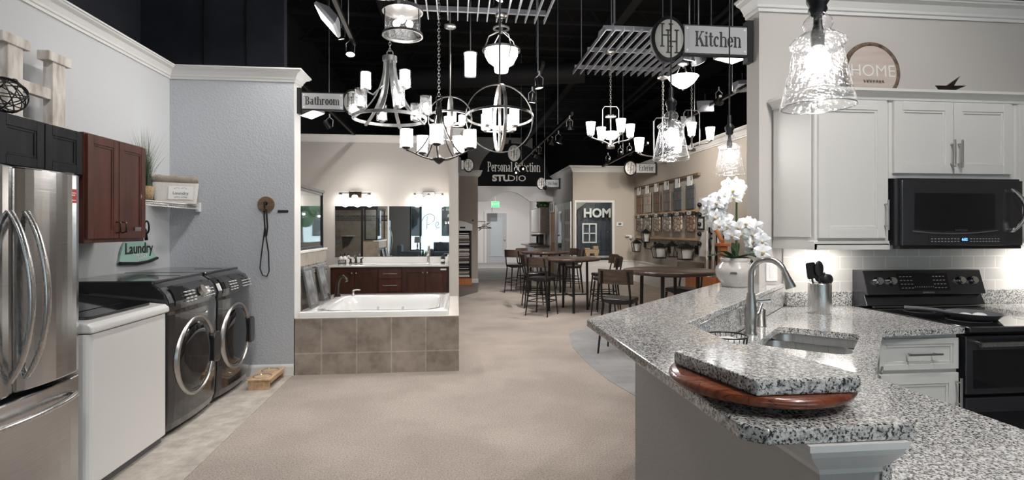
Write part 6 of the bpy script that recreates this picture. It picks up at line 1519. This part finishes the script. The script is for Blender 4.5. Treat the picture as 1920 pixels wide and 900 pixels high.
# ---- wall cabinets (facing -Y), crown along them
ZB, ZT = 1.335, 2.215
t = thing('wall_cabinet', 'tall white corner wall cabinet left of the microwave', 'cabinet', (2.4, 3.15, ZB), world=True)
obj('cabinet_body', G().prism([(2.085,3.322), (2.145,3.0), (2.625,3.0), (2.625,3.322)], (ZB+.012, ZT)), 'cab_white', t)
obj('light_rail', bx(2.14, 2.63, 2.992, 3.008, ZB-.035, ZB).prism([(2.078,3.32), (2.138,2.992), (2.154,2.992), (2.094,3.32)], (ZB-.035, ZB)), 'cab_white', t); obj('bottom_rail', G().prism([(2.078,3.322), (2.138,2.992), (2.63,2.992), (2.63,3.322)], (ZB-.012, ZB+.02)), 'cab_white', t, bev=.006)
s_ = [(2.080,3.305), (2.135,3.015)]; v = Vector(s_[1])-Vector(s_[0]); n_ = Vector((v.y,-v.x)).normalized()*.006
obj('side_panel', G().prism([tuple(Vector(s_[0])), tuple(Vector(s_[1])), tuple(Vector(s_[1])+n_), tuple(Vector(s_[0])+n_)], (ZB+.04, ZT-.02)), 'cab_white', t)
dd = shaker(3.0, 2.16, 2.60, ZB+.035, ZT-.01, 'cab_white', t, 'y', -1, rail=.06); vpull(2.585, 2.95, 1.42, 1.60, dd)
t = thing('wall_cabinet', 'white two-door wall cabinet above the microwave', 'cabinet', (3.05, 3.15, 1.735), world=True)
obj('cabinet_body', bx(2.627, 3.475, 3.0, 3.322, 1.735, ZT), 'cab_white', t)
dl = shaker(3.0, 2.65, 3.045, 1.765, ZT-.01, 'cab_white', t, 'y', -1, rail=.055); vpull(3.025, 2.95, 1.80, 1.97, dl)
dr_ = shaker(3.0, 3.05, 3.445, 1.765, ZT-.01, 'cab_white', t, 'y', -1, rail=.055); vpull(3.075, 2.95, 1.80, 1.97, dr_)
t = thing('wall_cabinet', 'white wall cabinet at the right edge of the view', 'cabinet', (3.9, 3.15, ZB), world=True)
obj('cabinet_body', bx(3.477, 4.5, 3.0, 3.322, ZB, ZT), 'cab_white', t)
shaker(3.0, 3.50, 3.98, ZB+.03, ZT-.01, 'cab_white', t, 'y', -1, rail=.06); shaker(3.0, 3.99, 4.47, ZB+.03, ZT-.01, 'cab_white', t, 'y', -1, rail=.06)
struct('trim_cabinet_crown', G().sweep([(2.085,3.322), (2.145,3.0), (4.5,3.0)], [(0,ZT-.005), (.012,ZT-.005), (.014,ZT+.01), (.03,ZT+.03), (.045,ZT+.042), (.045,ZT+.058), (-.02,ZT+.058), (-.02,ZT-.005)]), 'cab_white')
# under-cabinet lamps
for x, pw in ((2.37, 1.2), (4.0, 2.5)):
    t = thing('under_cabinet_light', 'slim light strip under the %s wall cabinet' % ('corner' if x < 3 else 'right'), 'light strip', (x, 3.16, ZB-.026)); obj('strip', bx(-.14,.14,-.025,.025,0,.012), 'lamp_face', t)
    light('AREA', (0,0,-.005), pw, (1,.96,.9), rot=(0,0,0), size=.3, sy=.06, parent=t, name='strip_light')
# microwave
t = thing('microwave', 'black stainless over-range microwave with curved handle', 'microwave', (3.06, 3.1, 1.305), world=True)
MX0, MX1 = 2.657, 3.462
obj('body', bx(MX0-.01, MX1, 2.955, 3.32, 1.325, 1.732), 'black_steel', t); obj('underside', bx(MX0-.01, MX1, 2.94, 3.31, 1.305, 1.325), 'black', t)
fp = [(MX0, 2.955)]+[(MX0+(MX1-MX0)*i/14, 2.93-.018*(1-(2*i/14-1)**2)) for i in range(15)]+[(MX1, 2.955)]
dd = obj('door', G().prism(fp, (1.325, 1.72)), 'black_steel', t, bev=.003)
def onface(x): i = (x-MX0)/(MX1-MX0); return 2.93-.018*(1-(2*i-1)**2)
def facepatch(x0, x1, zf0, zf1, off, n=16, th=.002):
    lo = []
    for i in range(n+1):
        x = x0+(x1-x0)*i/n; y = onface(x)-off; a0, a1 = zf0(x), zf1(x); lo.append([(x,y,a0), (x,y,a1), (x,y+th,a1), (x,y+th,a0)])
    return G().loft(lo, smooth=False)
mid = (MX0+3.29)/2
obj('window', facepatch(MX0+.075, MX0+.60, lambda x: 1.405+.02*((x-mid)/.3)**2+.006, lambda x: 1.64, .0015), 'black_gloss', dd)
obj('curved_trim', facepatch(MX0+.06, MX0+.62, lambda x: 1.395+.02*((x-mid)/.3)**2, lambda x: 1.401+.02*((x-mid)/.3)**2, .004), 'nickel', dd)
pn = obj('control_panel', facepatch(MX0+.16, MX0+.66, lambda x: 1.335, lambda x: 1.385, .001), 'washer_panel', dd)
g = G()
for i in range(22):
    if i in (9,10,11): continue
    for r in range(2): x = MX0+.175+i*.021; g.box(x, x+.012, onface(x)-.0028, onface(x)-.0018, 1.348+r*.016, 1.353+r*.016)
obj('button_markings', g, 'alu', pn); x = MX0+.39; obj('display', bx(x-.022, x+.022, onface(x)-.003, onface(x)-.002, 1.352, 1.372), 'black_gloss', pn)
obj('clock_digits', stand(sans('6:52', .022, .0006, .0004), (x, onface(x)-.0034, 1.362)), 'blue_emit', pn)
obj('logo', stand(sans('SAMSUNG', .014, .0006, 0, 1.3), (MX0+.37, onface(MX0+.37)-.0025, 1.418)), 'grey_ink', dd)
obj('top_vent', bx(MX0, MX1, 2.95, 2.96, 1.72, 1.732), 'black', t)
hx = MX0+.715; hp = [(hx, onface(hx)+.0, 1.665)]+[(hx+.02-.0*(0), onface(hx)-.018-.035*(1-(2*i/12-1)**2), 1.655-.235*i/12) for i in range(13)]+[(hx, onface(hx), 1.41)]
hp = [(hx-.01+.055*(1-(2*i/14-1)**2), onface(hx)-.012-.04*(1-(2*i/14-1)**2), 1.67-.265*i/14) for i in range(15)]
g = G(); lo = []
for i, p in enumerate(hp):
    p = Vector(p); lo.append([p+Vector((dx*.012, dy*.008, 0)) for dx, dy in ((-1,-1),(-.3,-1.5),(.3,-1.5),(1,-1),(1,1),(-1,1))])
g.loft(lo); obj('handle', g, 'steel_h', dd)
obj('handle_posts', G().cyl((hx-.005, onface(hx)+.002, 1.655), .012, .025, 10, (0,-1,0)).cyl((hx-.005, onface(hx)+.002, 1.42), .012, .025, 10, (0,-1,0)), 'steel_h', dd)
# range
t = thing('range', 'black stainless electric range below the microwave', 'range', (3.05, 2.9, 0), world=True)
RX0, RX1 = 2.64, 3.46
obj('body', bx(RX0, RX1, 2.56, 3.29, .05, .895), 'black', t); obj('cooktop', bx(RX0, RX1, 2.50, 3.22, .895, .917), 'black_gloss', t, bev=.004)
obj('cooktop_trim', bx(RX0, RX1, 2.49, 2.505, .89, .915), 'black_steel', t, bev=.003)
bp = obj('back_panel', G().prism([(3.30,.90), (3.17,.93), (3.20,1.0), (3.165,1.0), (3.21,1.155), (3.30,1.155)], (RX0-.012, RX1+.012), 'x'), 'black_steel', t, bev=.004)
sn = math.atan2(.045, .155); 
def onpan(x, s_, off): # s_ along slope from bottom
    return (x, 3.165+.045*s_/.155-off*cos(sn), 1.0+s_-0+off*sin(sn))
disp = obj('display', G().add([onpan(xx, zz, .001) for xx, zz in ((RX0+.22,.025), (RX0+.58,.025), (RX0+.58,.135), (RX0+.22,.135))], [(0,1,2,3)]), 'black_gloss', bp)
g = G()
for i in range(6):
    for r in range(4):
        for x0 in (RX0+.235, RX0+.47):
            if i < 4: q = onpan(x0+i*.024, .04+r*.024, .002); g.box(q[0], q[0]+.014, q[1]-.0005, q[1], q[2], q[2]+.004)
for i in range(9): q = onpan(RX0+.33+i*.016, .045, .002); g.box(q[0], q[0]+.006, q[1]-.0005, q[1], q[2], q[2]+.006)
obj('button_markings', g, 'alu', disp); q = onpan(RX0+.42, .012, .001); obj('logo', stand(sans('SAMSUNG', .014, .0006, 0, 1.3), q, 0, 90-math.degrees(sn)), 'alu', bp)
for k, x in enumerate((RX0+.075, RX0+.17, RX0+.66, RX0+.75)):
    q = onpan(x, .085, 0); o = obj('knob', G().cyl(q, .028, .022, 24, (0,-1,.29), .024).cyl(tuple(Vector(q)+Vector((0,-.02,.006))), .02, .012, 20, (0,-1,.29)), 'chrome', bp)
g = G().tube([(RX0+.05,3.165,.955), (RX1-.05,3.165,.955)], .004, 6)
obj('vent_bar', bx(RX0+.02, RX1-.02, 3.15, 3.165, .921, .928), 'nickel', t)
for z0, z1, nm in ((.56,.865,'oven_door'), (.14,.54,'oven_door')):
    dd = obj(nm, bx(RX0+.005, RX1-.005, 2.52, 2.56, z0, z1), 'black_steel', t, bev=.004)
    obj('door_glass', bx(RX0+.05, RX1-.05, 2.5185, 2.52, z0+.03, z1-.075), 'black_gloss', dd)
    if z0 > .5: hh_ = obj('handle', G().tube([(RX0+.04,2.47,z1-.035), (RX1-.04,2.47,z1-.035)], .0135, 12).tube([(RX0+.07,2.47,z1-.035), (RX0+.07,2.52,z1-.035)], .01, 8).tube([(RX1-.07,2.47,z1-.035), (RX1-.07,2.52,z1-.035)], .01, 8), 'steel_h', dd)
obj('storage_drawer', bx(RX0+.005, RX1-.005, 2.525, 2.56, .05, .13), 'black_steel', t)
for x, y, r in ((2.85,2.70,.10), (3.25,2.70,.08), (2.85,3.02,.08), (3.25,3.02,.10)): obj('burner_ring', G().ring((x,y,.9172), r, .0008, 40, 4), 'grey_plastic', t)
# frying pan
fpn = Vector((2.93, 2.74, .918)); t = thing('frying_pan', 'dark frying pan with a long handle on the black cooktop', 'frying pan', fpn)
obj('pan_body', G().lathe([(.001,0), (.10,0), (.128,.03), (.132,.032), (.131,.035), (.122,.032), (.096,.006), (.001,.006)], n=40), 'grey_plastic', t)
obj('handle', G().tube([(-.12,.02,.03), (-.20,.05,.045), (-.34,.10,.055)], [.008,.010,.009], 10), 'grey_plastic', t)
for k, (x, y) in enumerate(((-.035,.02), (.045,.01))): solo('fried_egg', G().sphere((fpn.x+x, fpn.y+y, .930), .035, 14, 8, (1,1,.5)), 'paper', ['pale food shape at the handle side of the frying pan','pale food shape at the far side of the frying pan'][k], 'food').name = 'food_piece'
# cabinet-top decor
t = thing('round_sign', 'round wooden HOME sign with bark edge on top of the white cabinets', 'sign', (2.745, 3.275, ZT+.058)); R = .196
tm = Matrix.Translation((0,0,R)) @ Matrix.Rotation(rad(-4),4,'X') @ Matrix.Rotation(rad(90),4,'X')
obj('board', xf(G().cyl((0,0,-.01), R*.94, .02, 48), tm), 'wood_home', t); obj('bark_rim', xf(G().ring((0,0,0), R*.95, .017, 60, 8), tm), 'bark', t)
obj('lettering', xf(sans('HOME', .115, .002, -.0005, 1.0), tm @ Matrix.Translation((0,0,.012))), 'trim', t)
g = G()
for wx in range(7):
    g.tube([tm @ Vector((-.07+wx*.022+.016*s/6, -.068+.012*sin(s*2.1+wx), .0125)) for s in range(7)], .0012, 4)
obj('script_line', g, 'grey_ink', t)
t = thing('star_ornament', 'dark faceted metal star lying on top of the white cabinets', 'ornament', (3.16, 3.14, ZT+.058)); g = G()
for k in range(5):
    an = rad(72*k+20); d = Vector((cos(an), 0, sin(an))); 
    def pt(a_, r): return Vector((r*cos(a_), 0, r*sin(a_)))
    pa, pb, tip = pt(an-rad(36), .042), pt(an+rad(36), .042), pt(an, .115); 
    for s in (-1, 1): cpt = Vector((0, s*.03, 0)); g.add([cpt, pa, tip], [(0,1,2)]); g.add([cpt, tip, pb], [(0,1,2)])
xf(g, Matrix.Translation((0,0,.055)) @ Matrix.Rotation(rad(58),4,'X') @ Matrix.Scale(1.0,4)); obj('star_body', g, mat('star_metal', (.12,.10,.09), .2, 1), t)
